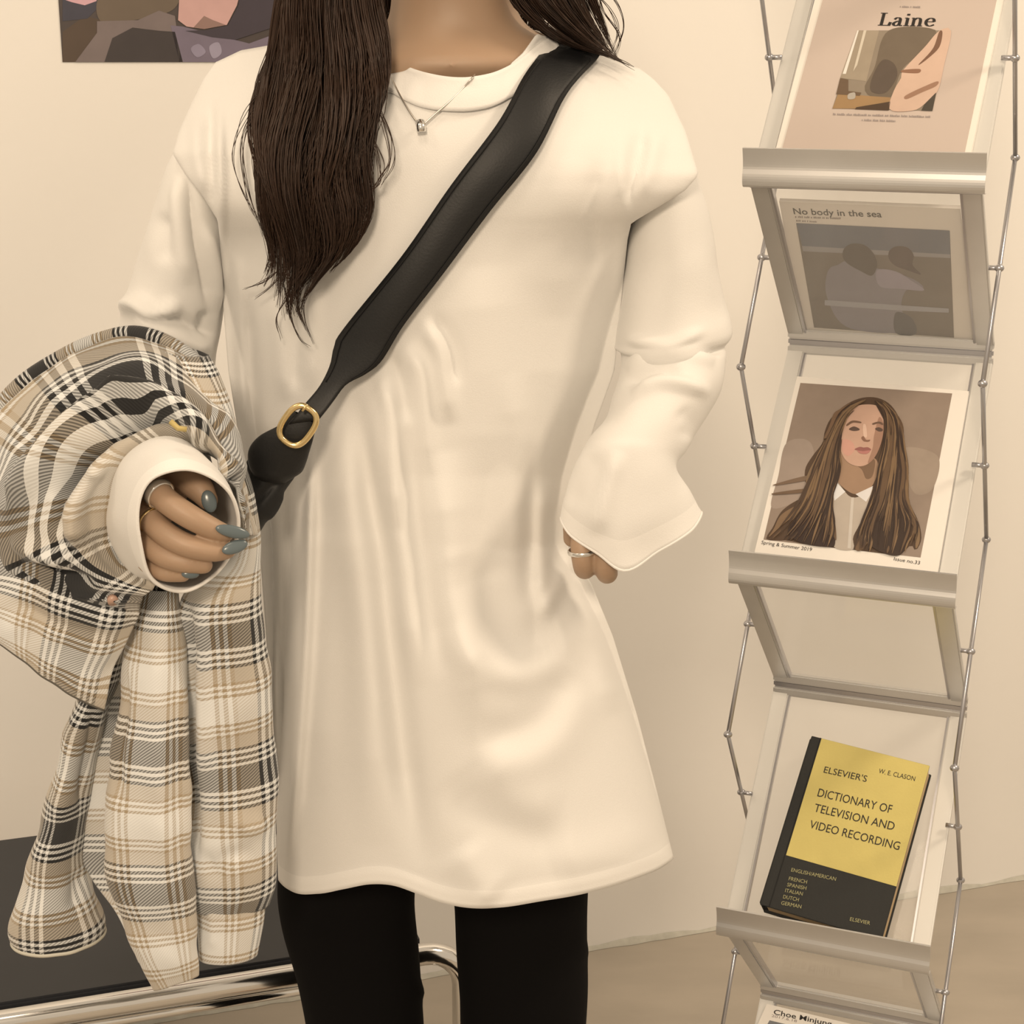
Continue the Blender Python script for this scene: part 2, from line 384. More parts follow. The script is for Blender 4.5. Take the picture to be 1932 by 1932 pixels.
# knitting magazine, pale pink cover
pl = PB[1]; o = .008
mg = empty('magazine', pl.at(0, .01, .004)); tag(mg, 'magazine with dusty pink cover headed Laine on the upper rack shelf', 'magazine')
page('pages', pl, (1466, 272), (1833, 284), (1537, 0), (1892, 0), .0068, .0063, m_paper, mg, .012, .285)
page('cover', pl, (1478, 272), (1821, 282), (1552, 0), (1880, 0), o, .0011, mat('dusty_pink_cover', ph(197, 168, 138), .5, noise=.02), mg, .012, .28)
serif_word('title', pl, 'Laine', (1656, 48), (1764, 50), 24, o + .0003, m_ink, mg)
pr = lambda nm, pts, c, k, sm=True: patch(nm, pl, pts, c, o + .0002 + k * .00012, mg, sm, zf=Z1)
pr('cover_photo', [(905, 187), (1483, 187), (1368, 683), (752, 668)], (142, 120, 92), 0, False)
pr('printed_wall', [(905, 187), (1040, 187), (960, 500), (800, 480)], (158, 134, 102), 1, False)
pr('printed_light', [(905, 187), (915, 187), (835, 455), (815, 455)], (226, 204, 172), 2, False)
pr('printed_light', [(945, 187), (962, 187), (905, 400), (880, 440)], (206, 182, 146), 2, False)
pr('printed_shadow', [(1100, 187), (1390, 187), (1290, 330), (1180, 430), (1110, 600), (1000, 600), (950, 540), (1010, 420)], (112, 92, 68), 1)
pr('printed_shadow', [(1060, 370), (1130, 390), (1150, 470), (1080, 570), (990, 560), (1000, 470)], (92, 74, 56), 2)
pr('printed_table', [(790, 570), (960, 590), (1110, 600), (1100, 672), (752, 668)], (158, 118, 72), 2, False)
pr('printed_table_edge', [(900, 660), (1110, 625), (1100, 680), (890, 672)], (78, 56, 36), 3, False)
pr('printed_chair', [(800, 480), (850, 490), (850, 560), (930, 570), (920, 590), (775, 580)], (106, 80, 54), 3, False)
pr('printed_sleeve', [(1483, 190), (1410, 190), (1320, 290), (1190, 430), (1175, 480), (1130, 560), (1105, 675), (1250, 680), (1320, 640), (1400, 560), (1440, 400)], (206, 164, 128), 3)
pr('printed_fold', [(1410, 195), (1430, 200), (1410, 290), (1340, 360), (1280, 400), (1370, 300)], (120, 82, 56), 4)
pr('printed_fold', [(1190, 430), (1290, 425), (1280, 450), (1180, 445)], (140, 96, 66), 4)
pr('printed_fold', [(1200, 590), (1300, 540), (1400, 500), (1390, 530), (1300, 570), (1210, 610)], (156, 112, 80), 4)
pr('printed_shadow', [(1320, 640), (1390, 570), (1368, 683), (1300, 680)], (74, 62, 46), 4, False)
pr('printed_cup', [(850, 580), (890, 570), (890, 605), (850, 610)], (176, 156, 128), 4)
faint_line('faint_print', pl, (1572, 217), (1755, 222), 4, o + .0004, m_grey, mg, 1)
faint_line('faint_print', pl, (1626, 228), (1690, 230), 4, o + .0004, m_grey, mg, 2)
faint_line('faint_print', pl, (1698, 14), (1736, 15), 4, o + .0004, m_grey, mg, 3)

# booklet seen through the brace pane
pl = PA[1]; o = -.0066
mg = empty('booklet', pl.at(0, LA - .02, -.01)); tag(mg, 'grey photo booklet titled No body in the sea behind the acrylic pane', 'booklet')
page('pages', pl, (1513, 630), (1844, 655), (1470, 380), (1812, 394), o, .004, mat('booklet_grey', (.80, .77, .74), .5), mg)
text_px('title', pl, 'No body in the sea', (1498, 404), (1664, 410), 12, o + .0002, m_ink, mg, .012)
faint_line('faint_print', pl, (1500, 411), (1586, 414), 4, o + .0002, m_grey, mg, 4)
faint_line('faint_print', pl, (1502, 418), (1541, 420), 3.5, o + .0002, m_grey, mg, 5)
pr = lambda nm, pts, c, k, sm=True: patch(nm, pl, pts, c, o + .0002 + k * .00006, mg, sm)
pr('cover_photo', [(1502, 421), (1792, 435), (1800, 637), (1536, 618)], (117, 99, 79), 0, False)
pr('printed_sea', [(1502, 421), (1792, 435), (1793, 482), (1514, 466)], (107, 104, 102), 1, False)
pr('printed_surf', [(1513, 464), (1793, 480), (1793, 487), (1515, 474)], (156, 143, 128), 2, False)
pr('printed_body', [(1580, 500), (1610, 488), (1650, 505), (1690, 515), (1730, 530), (1744, 548), (1712, 545), (1700, 580), (1712, 625), (1600, 618), (1560, 560), (1562, 510)], (138, 124, 117), 3)
pr('printed_body', [(1655, 510), (1690, 512), (1720, 530), (1744, 548), (1700, 545), (1660, 540)], (163, 145, 140), 4)
pr('printed_head', [(1592, 470), (1606, 460), (1630, 462), (1648, 478), (1655, 500), (1645, 520), (1625, 512), (1600, 498), (1590, 485)], (79, 64, 51), 5)
pr('printed_head', [(1677, 475), (1690, 465), (1712, 467), (1724, 482), (1722, 500), (1738, 518), (1718, 512), (1690, 502), (1678, 490)], (74, 53, 43), 5)
pr('printed_dark', [(1690, 590), (1720, 600), (1728, 630), (1690, 628)], (79, 71, 66), 5)
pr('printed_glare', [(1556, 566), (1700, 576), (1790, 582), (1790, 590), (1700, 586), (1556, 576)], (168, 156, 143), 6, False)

# portrait magazine
pl = PB[2]; o = .006
mg = empty('magazine', pl.at(0, .01, .003)); tag(mg, 'white bordered magazine with a long-haired portrait on the middle rack shelf', 'magazine')
page('cover', pl, (1424, 1040), (1768, 1086), (1504, 710), (1828, 738), o, .0055, mat('magazine_white', (.82, .80, .77), .35), mg, .012)
pr = lambda nm, pts, c, k, sm=True, n=60: patch(nm, pl, pts, c, o + .0002 + k * .0001, mg, sm, n, zf=Z2)
pr('cover_photo', [(555, 530), (1490, 595), (1295, 1605), (328, 1495)], (148, 122, 96), 0, False)
pr('printed_backdrop', [(470, 900), (620, 900), (640, 1130), (560, 1240), (380, 1300), (420, 1100)], (160, 134, 108), 1)
pr('printed_backdrop', [(1180, 940), (1400, 980), (1370, 1180), (1250, 1200)], (158, 132, 104), 1)
pr('printed_hair', [(960,618),(880,640),(800,690),(735,760),(705,830),(690,900),(630,980),(585,1060),(590,1150),(640,1130),(620,1230),(540,1250),(440,1320),(385,1420),(345,1490),(430,1500),(480,1500),(600,1525),(760,1545),(900,1560),(1060,1580),(1160,1590),(1235,1530),(1265,1560),(1300,1490),(1280,1380),(1220,1290),(1200,1200),(1220,1030),(1185,930),(1175,830),(1160,740),(1110,665),(1040,625)], (84, 60, 40), 2, True, 140)
pr('printed_neck', [(800, 960), (1020, 1000), (1000, 1160), (890, 1215), (780, 1130), (805, 1050)], (158, 120, 86), 3)
pr('printed_neck_shadow', [(850, 1010), (920, 1040), (1010, 1000), (1000, 1100), (960, 1120), (930, 1060)], (122, 90, 62), 4)
pr('printed_shirt', [(770, 1130), (860, 1230), (940, 1220), (1000, 1165), (985, 1230), (930, 1380), (880, 1480), (880, 1555), (765, 1543), (775, 1450), (740, 1330), (755, 1230)], (184, 160, 130), 4)
pr('printed_placket', [(868, 1235), (885, 1235), (865, 1550), (845, 1548)], (202, 180, 150), 5, False)
pr('printed_collar', [(765, 1130), (832, 1200), (765, 1255), (752, 1190)], (226, 208, 182), 5, False)
pr('printed_collar', [(1002, 1165), (895, 1215), (960, 1262), (985, 1220)], (222, 202, 176), 5, False)
pr('printed_ear', [(760, 870), (790, 850), (800, 930), (785, 960), (755, 925)], (176, 130, 98), 4)
pr('printed_face', [(850, 720), (900, 672), (1000, 664), (1055, 695), (1068, 790), (1055, 890), (1015, 985), (960, 1035), (900, 1042), (840, 1012), (805, 950), (795, 870), (815, 790)], (194, 148, 114), 6)
pr('printed_cheek', [(1040, 740), (1068, 790), (1055, 890), (1015, 985), (970, 1025), (1000, 930), (1010, 850)], (160, 116, 86), 7)
pr('printed_cheek', [(815, 880), (870, 890), (890, 940), (850, 980), (815, 950)], (200, 142, 112), 7)
pr('printed_brow', [(840, 785), (875, 762), (925, 768), (928, 778), (880, 775), (842, 796)], (112, 80, 56), 8, True, 30)
pr('printed_brow', [(1000, 778), (1040, 768), (1064, 780), (1060, 790), (1035, 780), (1002, 788)], (108, 78, 56), 8, True, 30)
pr('printed_eye', [(855, 812), (885, 798), (918, 812), (915, 822), (885, 826), (860, 820)], (92, 68, 52), 8, True, 30)
pr('printed_eye', [(1015, 812), (1038, 803), (1062, 815), (1058, 828), (1035, 828)], (90, 66, 50), 8, True, 30)
pr('printed_nose', [(930, 868), (945, 858), (960, 880), (985, 880), (975, 892), (945, 888)], (134, 92, 66), 8, True, 30)
pr('printed_nose_light', [(940, 790), (958, 790), (965, 860), (945, 858)], (214, 170, 134), 8, True, 30)
pr('printed_lips', [(888, 940), (920, 924), (945, 928), (970, 926), (992, 942), (960, 952), (930, 948)], (146, 88, 72), 8, True, 30)
pr('printed_lips', [(905, 946), (940, 950), (985, 946), (965, 966), (925, 964)], (178, 112, 92), 9, True, 30)
lk = [([(1010, 640), (1090, 680), (1130, 800), (1140, 1000), (1090, 1200), (1040, 1100), (1060, 900), (1075, 780)], (62, 43, 30)),
      ([(880, 650), (830, 720), (800, 830), (790, 900), (770, 860), (760, 960), (800, 1010), (760, 1120), (700, 1280), (660, 1400), (640, 1250), (690, 1080), (720, 900), (760, 760)], (66, 46, 32)),
      ([(690, 1280), (760, 1380), (770, 1500), (740, 1540), (560, 1515), (480, 1440), (560, 1330)], (56, 38, 28)),
      ([(1000, 1300), (1130, 1250), (1230, 1400), (1180, 1580), (1060, 1575), (960, 1500), (980, 1400)], (58, 40, 28)),
      ([(1070, 1020), (1090, 1020), (1110, 1150), (1060, 1280), (1040, 1330), (1050, 1180)], (128, 96, 62)),
      ([(1190, 1000), (1200, 1100), (1170, 1200), (1180, 1290), (1150, 1250), (1160, 1120)], (120, 90, 58)),
      ([(1220, 1330), (1280, 1400), (1290, 1500), (1265, 1550), (1260, 1450)], (130, 98, 64)),
      ([(700, 860), (690, 930), (640, 1010), (600, 1090), (590, 1150), (640, 1090), (690, 980)], (126, 96, 64)),
      ([(640, 1240), (560, 1270), (440, 1340), (390, 1430), (360, 1480), (450, 1400), (570, 1310)], (128, 96, 64)),
      ([(1000, 1360), (950, 1440), (890, 1540), (930, 1560), (1000, 1460)], (112, 82, 54)), ([(760, 720), (735, 790), (700, 870), (730, 850), (790, 720), (870, 650), (800, 690)], (116, 84, 56)),
      ([(740, 1280), (770, 1400), (775, 1500), (745, 1420)], (108, 80, 54)), ([(640, 1120), (410, 1160), (408, 1150), (600, 1100)], (118, 90, 64)), ([(620, 1200), (400, 1218), (400, 1206), (600, 1180)], (112, 84, 58))]
for i, (pts, c) in enumerate(lk): pr('printed_lock', pts, c, 10 + (i % 4))
def strands(flows, cols, count, w0, off, seed):
    r = np.random.default_rng(seed); fl = [cr([(a, b, 0) for a, b in f], 40)[:, :2] for f in flows]
    bins = [([], []) for _ in cols]
    for _ in range(count):
        lam = r.uniform(0, len(fl) - 1.0001); i = int(lam); l = lam - i; g = fl[i] * (1 - l) + fl[i + 1] * l
        a, b = sorted(r.uniform(0, 39, 2)); b = max(b, a + 9); t = np.linspace(a, min(b, 39), 12); g = np.stack([np.interp(t, np.arange(40), g[:, q]) for q in (0, 1)], -1)
        g[:, 0] += r.uniform(2, 9) * np.sin(np.linspace(0, r.uniform(2, 5), 12) + r.uniform(0, 6))
        k = r.integers(len(cols)); V, Fc = bins[k]; T = np.gradient(g, axis=0); T /= np.linalg.norm(T, axis=1, keepdims=True); ww_ = r.uniform(.5, 1.2) * w0 * np.sin(np.linspace(.15, 3.0, 12)); oo = off + r.uniform(0, .0004)
        for q in range(12):
            for sg in (1, -1): V.append(pl.pt(*Z2(*(g[q] + sg * ww_[q] * np.array([-T[q][1], T[q][0]]))), oo))
            if q: n = len(V); Fc.append((n - 4, n - 3, n - 1, n - 2))
    for (V, Fc), c in zip(bins, cols): mesh('printed_strands', V, Fc, mat('ink_%d_%d_%d' % c, ph(*c), .4, noise=.1, nscale=60), mg, smooth=False)
cols = [(58, 40, 28), (78, 56, 38), (102, 74, 48), (126, 94, 60)]
strands([[(950,625),(820,700),(720,860),(640,1010),(590,1130),(520,1290),(360,1490)], [(955,630),(840,710),(750,880),(690,1080),(640,1260),(560,1400),(480,1500)], [(960,640),(850,720),(790,900),(770,1080),(720,1260),(680,1400),(640,1530)], [(850,720),(810,800),(795,960),(800,1060),(750,1250),(770,1400),(750,1540)]], cols, 150, 7, o + .0018, 4)
strands([[(1020,640),(1080,720),(1075,900),(1040,1050),(1010,1200),(930,1400),(890,1550)], [(1040,635),(1110,740),(1120,900),(1090,1080),(1060,1250),(1000,1420),(980,1570)], [(1045,630),(1140,750),(1160,920),(1150,1100),(1120,1280),(1100,1430),(1080,1580)], [(1050,630),(1160,760),(1185,950),(1205,1080),(1190,1250),(1250,1400),(1180,1580)], [(1060,635),(1165,770),(1200,970),(1212,1100),(1215,1260),(1285,1400),(1270,1550)]], cols, 200, 7, o + .0018, 5)
text_px('caption', pl, 'Spring & Summer 2019', (1436, 1026), (1531, 1040), 7, o + .0004, m_ink, mg)
text_px('caption', pl, 'Issue no.33', (1686, 1057), (1735, 1065), 7, o + .0004, m_ink, mg)

# old dictionary
pl = PB[3]; th = .030
bk = empty('book', pl.at(0, .01, th / 2)); tag(bk, 'worn yellow and black dictionary leaning on the lower rack shelf', 'book')
m_ylw = mat('yellow_cloth', ph(206, 176, 92), .7, noise=.12, nscale=22, bump=.15, bscale=400)
m_blk = mat('black_cloth', ph(40, 37, 30, .62), .7, noise=.1, nscale=30, bump=.15, bscale=400)
m_pgs = mat('aged_pages', ph(198, 158, 106), .9, noise=.15, nscale=8, stretch=(1, 1, 60))
def Lp(x, y, off): return np.array(pl.pix(*Z4(x, y), off))
TL, TR_, BR_, BL_ = Lp(680, 180, th), Lp(1398, 362, th), Lp(1140, 1395, th), Lp(365, 1205, th)
BR_ = TR_ + (BL_ - TL) * 1.0; BLr = BL_
def bq(u, v): return TL * (1 - u) * (1 - v) + TR_ * u * (1 - v) + BR_ * u * v + BL_ * (1 - u) * v
def slab(name, us, off0, t_, m, rnd=0.):
    bm = bmesh.new(); prism(bm, [pl.at(*bq(u, v), off0) for u, v in us], pl.n, -t_)
    if rnd: bmesh.ops.bevel(bm, geom=bm.edges[:], offset=rnd, segments=2, affect='EDGES')
    return bm_obj(name, bm, m, bk)
sq = [(0, 0), (1, 0), (1, 1), (0, 1)]
slab('page_block', [(.04, .012), (.985, .012), (.985, .985), (.04, .985)], th - .002, th - .0045, m_pgs)
slab('front_cover', sq, th, .0022, m_blk, .0006); slab('back_cover', sq, .0024, .0022, m_blk, .0006)
slab('spine', [(-.012, 0), (.03, 0), (.03, 1), (-.012, 1)], th - .001, th - .0015, m_blk, .003)
slab('yellow_panel', [(.088, .002), (1.0, .002), (1.0, .70), (.088, .70)], th + .0003, .0004, m_ylw)
slab('hinge_crease', [(.074, .0), (.084, .0), (.084, 1), (.074, 1)], th + .0002, .0004, mat('crease', ph(26, 24, 20, .5), .8))
tx = lambda s, a, b, h, m_=m_ink, bo=0.: text_px('lettering', pl, s, Z4(*a), Z4(*b), h / 3.22, th + .0006, m_, bk, bo)
tx("ELSEVIER'S", (752, 404), (1012, 462), 42); tx('W. E. CLASON', (1086, 406), (1306, 456), 30)
tx('DICTIONARY OF', (714, 548), (1162, 652), 54); tx('TELEVISION AND', (692, 640), (1178, 756), 54); tx('VIDEO RECORDING', (664, 740), (1210, 876), 54)
for s, a, b in (('ENGLISH/AMERICAN', (555, 1005), (826, 1062)), ('FRENCH', (540, 1058), (650, 1080)), ('SPANISH', (530, 1095), (646, 1118)), ('ITALIAN', (518, 1130), (624, 1152)), ('DUTCH', (506, 1168), (600, 1188)), ('GERMAN', (494, 1206), (616, 1230)), ('ELSEVIER', (912, 1304), (1034, 1330))):
    tx(s, a, b, 24, m_gold)

# card on the lowest shelf
pl = PB[4]; o = .004
cd = empty('booklet', pl.at(0, .02, .004)); tag(cd, 'white booklet headed Choe Minjung on the lowest rack shelf', 'booklet')
page('cover', pl, (1395, 2010), (1640, 2072), (1447, 1894), (1690, 1952), o, .0035, mat('card_white', (.80, .78, .75), .45), cd)
text_px('title', pl, 'Choe Minjung', Z4(448, 1872), Z4(800, 1946), 10, o + .0003, m_ink, cd, .01)
text_px('caption', pl, '2017.6.18', Z4(436, 1888), Z4(590, 1922), 5, o + .0003, m_grey, cd)
patch('printed_photo', pl, [(1452, 1925), (1660, 1975), (1622, 2050), (1410, 2000)], (120, 112, 100), o + .0002, cd, False)
# ------------------------------------------------------------------ the person
K = .92                                         # depths below are design depths; the person stands at K times them
YC = 1.63
rng = np.random.default_rng(7)
def p(px, py, Y): return P(px, py, Y * K)
def pp(lst): return np.array([p(*q) for q in lst])
def rg(L, Rr, Y, rd, dz=0., n=14, sq=1.0, dxl=0.):  # ring through left and right silhouette pixels; front faces the camera
    a, b = p(L[0], L[1], Y), p(Rr[0], Rr[1], Y); c = (a + b) / 2; h = (b - a) / 2; d = np.array([0, -rd * K, dz * K]); out = []
    for k in range(n):
        t = 2 * math.pi * k / n; cs, sn = math.cos(t), math.sin(t)
        out.append(c - h * math.copysign(abs(cs) ** sq, cs) + d * math.copysign(abs(sn) ** sq, sn))
    return out
def segdist(Q, path):                           # distance of pixels Q to a polyline, and the position along it
    path = np.array(path, float); best = np.full(Q.shape[:-1], 1e9); tt = np.zeros(Q.shape[:-1])
    L = np.concatenate([[0], np.cumsum(np.linalg.norm(np.diff(path, axis=0), axis=1))])
    for i in range(len(path) - 1):
        a, b = path[i], path[i + 1]; d = b - a; s = np.clip(((Q - a) @ d) / (d @ d), 0, 1)
        e = np.linalg.norm(Q - (a + s[..., None] * d), axis=-1); m = e < best
        best = np.where(m, e, best); tt = np.where(m, (L[i] + s * np.linalg.norm(d)) / L[-1], tt)
    return best, tt
def fold_h(Q, folds):
    h = np.zeros(Q.shape[:-1])
    for path, wd, amp in folds:
        d, t = segdist(Q, cr([(a, b, 0) for a, b in path], 24)[:, :2] if len(path) > 2 else path)
        h += amp * np.exp(-(d / wd) ** 2) * np.clip(np.minimum(t, 1 - t) * 5, 0.02, 1)
    return h * K
def fbm(Q, sc, seed=0, octv=3):                 # cheap smooth noise
    r = np.random.default_rng(seed); out = np.zeros(Q.shape[:-1])
    for o in range(octv):
        for _ in range(5):
            a = r.uniform(0, 2 * math.pi); k = 2 * math.pi / sc * (1.7 ** o) * r.uniform(.6, 1.3)
            v = np.array([math.cos(a), math.sin(a)]) if Q.shape[-1] == 2 else (lambda u: u / np.linalg.norm(u))(r.normal(size=Q.shape[-1]))
            out += np.sin(Q @ v * k + r.uniform(0, 6.28)) / (5 * 1.8 ** o)
    return out
def displace(G, closed, folds, noise=0., nsc=.06, seed=0, front_only=True):
    n = gnormals(G, closed); c = G.reshape(-1, 3).mean(0)
    if ((G - c) * n).sum() < 0: n = -n
    Q = proj(G); h = fold_h(Q, folds)
    if front_only: h = h * np.clip(-n[..., 1] * 3 + .3, 0, 1)
    if noise: h = h + noise * K * fbm(G, nsc, seed)
    return G + n * h[..., None]
def loft(rows, nu, nv, closed=True):
    rs = [cr(r, nu, closed) for r in rows]
    if closed:                                  # keep the first control point of every ring as seam
        rs2 = []
        for r, src in zip(rs, rows):
            k = np.argmin(np.linalg.norm(r - np.array(src[0]), axis=1)); rs2.append(np.roll(r, -k, axis=0))
        rs = rs2
    return crp(np.array(rs), nv)
m_shirt = mat('white_cotton', (.775, .77, .755), .9, bump=.12, bscale=900, sheen=.2)
m_shirt2 = mat('white_cotton_double', (.835, .83, .815), .9, bump=.12, bscale=900, sheen=.2)
m_skin = mat('skin', ph(190, 146, 104, .66), .5, noise=.05, nscale=25)
sb = m_skin.node_tree.nodes['Principled BSDF']; sb.inputs['Subsurface Weight'].default_value = .12; sb.inputs['Subsurface Radius'].default_value = (.012, .005, .003); sb.inputs['Subsurface Scale'].default_value = .5
m_black = mat('black_knit', ph(17, 13, 10, .45), .95, noise=.1, nscale=300, Specular_IOR_Level=.15)
m_leather = mat('black_leather', ph(27, 25, 22, .42), .55, bump=.1, bscale=500)
m_gold = mat('gold', (.85, .66, .34), .22, 1.); m_silver = mat('silver', (.83, .82, .80), .18, 1.)

person = empty('person', p(860, 1690, YC) * [1, 1, 0])
tag(person, 'person in oversized white long-sleeved top and black leggings carrying a plaid shirt', 'person')

# --- shirt body
XL = [(40,430),(118,408),(150,385),(200,360),(250,338),(290,327),(330,352),(370,384),(415,412),(450,416),(600,424),(700,432),(800,448),(900,468),(1000,488),(1200,503),(1400,514),(1550,521),(1660,526),(1760,528)]
XR = [(40,1150),(118,1190),(150,1232),(180,1260),(250,1293),(330,1317),(360,1290),(390,1240),(420,1190),(450,1183),(560,1172),(620,1166),(700,1158),(800,1122),(900,1090),(980,1072),(1030,1070),(1070,1092),(1100,1114),(1200,1155),(1350,1201),(1500,1240),(1620,1270),(1760,1274)]
YT = [(400,122),(450,96),(530,82),(620,70),(690,66),(720,104),(760,126),(800,140),(860,150),(900,147),(950,134),(1000,100),(1040,64),(1100,84),(1150,107),(1210,134)]
YTB = [(400,122),(450,96),(530,82),(620,70),(690,62),(860,58),(1040,58),(1100,84),(1150,107),(1210,134)]
YH = [(520,1652),(532,1668),(550,1681),(600,1686),(650,1677),(700,1668),(740,1670),(790,1687),(830,1702),(880,1712),(940,1712),(1020,1700),(1100,1686),(1200,1657),(1250,1636),(1280,1615)]
DD = [(60,.07),(150,.10),(250,.115),(400,.12),(700,.118),(1000,.12),(1300,.135),(1720,.155)]
ED = [(60,.0),(200,.02),(290,.056),(415,.06),(450,.03),(520,.0),(1800,.0)]
FOLDS = [ # path, width px, height m (design)
 ([(795,600),(828,660),(838,720),(850,800)], 16, .008), ([(815,590),(850,650),(862,730)], 14, -.005), ([(760,640),(790,700),(800,780),(810,900)], 16, .007), ([(735,660),(755,720),(770,800)], 12, -.005),
 ([(715,690),(735,780),(745,900),(752,1000)], 15, .008), ([(672,735),(690,830),(700,930),(722,1050),(735,1200),(750,1330),(770,1480),(800,1640)], 26, -.017),
 ([(640,760),(655,880),(665,1000),(690,1200),(700,1400),(705,1600)], 36, .012), ([(705,740),(725,900),(752,1040),(765,1150),(790,1300)], 24, .009),
 ([(770,800),(785,950),(800,1080),(815,1180),(840,1280)], 20, -.007), ([(830,850),(850,1000),(868,1150),(890,1280),(930,1400)], 40, .012),
 ([(584,800),(580,1000),(573,1200),(560,1400),(544,1560),(536,1690)], 15, .026), ([(552,860),(549,1050),(543,1200),(534,1400),(526,1600)], 13, -.020), ([(610,900),(605,1200),(590,1500)], 40, .008),
 ([(470,560),(478,700),(490,850)], 14, -.008), ([(450,480),(455,640),(465,800)], 12, .008), ([(520,560),(530,680),(540,760)], 16, .006), ([(595,520),(590,640),(588,740)], 16, .006), ([(560,600),(560,740)], 12, -.005),
 ([(1000,830),(998,950),(1000,1060),(1004,1150)], 17, -.010), ([(1030,900),(1025,1020),(1020,1150)], 20, .015), ([(965,700),(985,850),(985,980),(975,1080)], 28, .007),
 ([(1075,1040),(1050,1110),(1018,1168)], 14, .012), ([(880,1040),(920,1130),(960,1190),(1010,1205),(1060,1190)], 48, -.012), ([(850,1180),(900,1245),(970,1272),(1040,1250),(1080,1200),(1110,1120)], 34, .009),
 ([(900,1390),(980,1378),(1035,1340),(1075,1260)], 34, -.007), ([(880,1420),(980,1440),(1060,1390),(1120,1260)], 40, .006), ([(850,1460),(900,1520),(980,1568),(1080,1580)], 44, -.006), ([(900,1440),(960,1500),(1060,1530)], 50, .004),
 ([(1100,1120),(1130,1220),(1160,1350)], 26, .010), ([(860,1600),(900,1660),(940,1700)], 40, .008), ([(1040,1640),(1180,1600),(1240,1560)], 50, .006),
 ([(1130,300),(1120,400),(1125,520)], 16, -.005), ([(1178,240),(1172,330),(1178,420),(1165,620)], 15, .006), ([(1215,240),(1200,320),(1188,390)], 16, -.006), ([(1245,230),(1225,310),(1205,380)], 18, .005),
 ([(400,190),(398,300),(402,400)], 10, -.007), ([(414,180),(416,320),(420,480),(428,600)], 9, .009), ([(370,210),(372,300),(390,370)], 12, .006),
 ([(1090,240),(1060,420),(1065,600)], 50, .006), ([(900,500),(920,700),(925,900)], 60, .006)]
def yf_smooth(px, py, top=None):
    px = np.asarray(px, float); py = np.asarray(py, float)
    xl, xr = interp(XL, py), interp(XR, py); s = np.clip((px - xl) / (xr - xl), 0, 1)
    prof = np.clip(np.sin(np.pi * s), 0, 1) ** np.interp(py, [500, 1250], [.62, .40])
    u = np.clip((px - 722) / (1040 - 722), 0, 1); neck = .098 * np.sin(np.pi * u) ** .7
    yt = interp(YT, px) if top is None else top
    ramp = 1 - np.exp(-np.clip(py - yt, 0, None) / 55.)
    ed = smooth_tab(ED, py); full = ed + (smooth_tab(DD, py) - ed) * prof
    return YC - (neck + np.clip(full - neck, 0, None) * ramp)
def yf(px, py):
    Q = np.stack([np.asarray(px, float), np.asarray(py, float)], -1)
    px = np.asarray(px, float); py = np.asarray(py, float)
    line = np.interp(py, [780, 1000, 1200, 1400, 1560, 1700], [586, 582, 575, 562, 545, 535])      # side panel tucked behind the front fold
    step = .020 / (1 + np.exp(np.clip((px - line + 6) / 3.5, -40, 40))) * np.clip((py - 800) / 120, 0, 1) * np.clip((px - interp(XL, py)) / 25, 0, 1)
    return yf_smooth(px, py) - fold_h(Q, FOLDS) / K + step
NU, NV = 150, 190
aa = np.linspace(0, math.pi, NU); ww = (1 - np.cos(aa)) / 2 * .6 + np.linspace(0, 1, NU) * .4
tt = np.linspace(0, 1, NV)
Fg = np.zeros((NV, NU, 3)); Bg = np.zeros((NV, NU, 3))
for j, t in enumerate(tt):
    pxt = 408 + ww * (1200 - 408); pxb = 526 + ww * (1272 - 526)
    yt, yb = interp(YT, pxt), smooth_tab(YH, pxb); py = yt + (yb - yt) * t
    px = interp(XL, py) + (interp(XR, py) - interp(XL, py)) * ww
    Y = yf(px, py)
    hem = np.clip((py - (yb - 34)) / 2., 0, 1) * .0018; Y = Y - hem
    pxb2 = px; ytb = interp(YTB, pxt); pyb = ytb + (yb - 6 - ytb) * t
    s = ww; full = interp(ED, pyb) + (interp(DD, pyb) * .95 - interp(ED, pyb)) * np.clip(np.sin(np.pi * s), 0, 1) ** .62
    Yb = YC + np.clip(full * (1 - np.exp(-np.clip(pyb - ytb, 0, None) / 45.)), 0, None) + .035 * np.clip(np.sin(np.pi * np.clip((pxt - 690) / 350, 0, 1)), 0, 1) * math.exp(-t * 12)
    pxB = interp(XL, pyb) + (interp(XR, pyb) - interp(XL, pyb)) * ww
    for i in range(NU):
        Fg[j, i] = p(px[i], py[i], Y[i]); q = p(pxB[i], pyb[i], YC); Bg[j, i] = (q[0], Yb[i] * K, q[2])
V = np.vstack([Fg.reshape(-1, 3), Bg.reshape(-1, 3)]); nb = NU * NV
Fc = gfaces(NV, NU) + [f[::-1] for f in gfaces(NV, NU, base=nb)]
for j in range(NV - 1):
    a, b = j * NU, (j + 1) * NU; Fc += [(a, b, nb + b, nb + a)]
    a, b = a + NU - 1, b + NU - 1; Fc += [(b, a, nb + a, nb + b)]
shirt = mesh('shirt', V, Fc, m_shirt, person, solid=.0012, off=0.)
shirt['label'] = 'oversized white cotton long-sleeved top'
me = shirt.data; me.materials.append(m_shirt2)
mi = np.zeros(len(me.polygons), int); nf = (NV - 1) * (NU - 1); mi[:nf].reshape(NV - 1, NU - 1)[-int(34 / 1600 * NV):] = 1; me.polygons.foreach_set('material_index', mi)
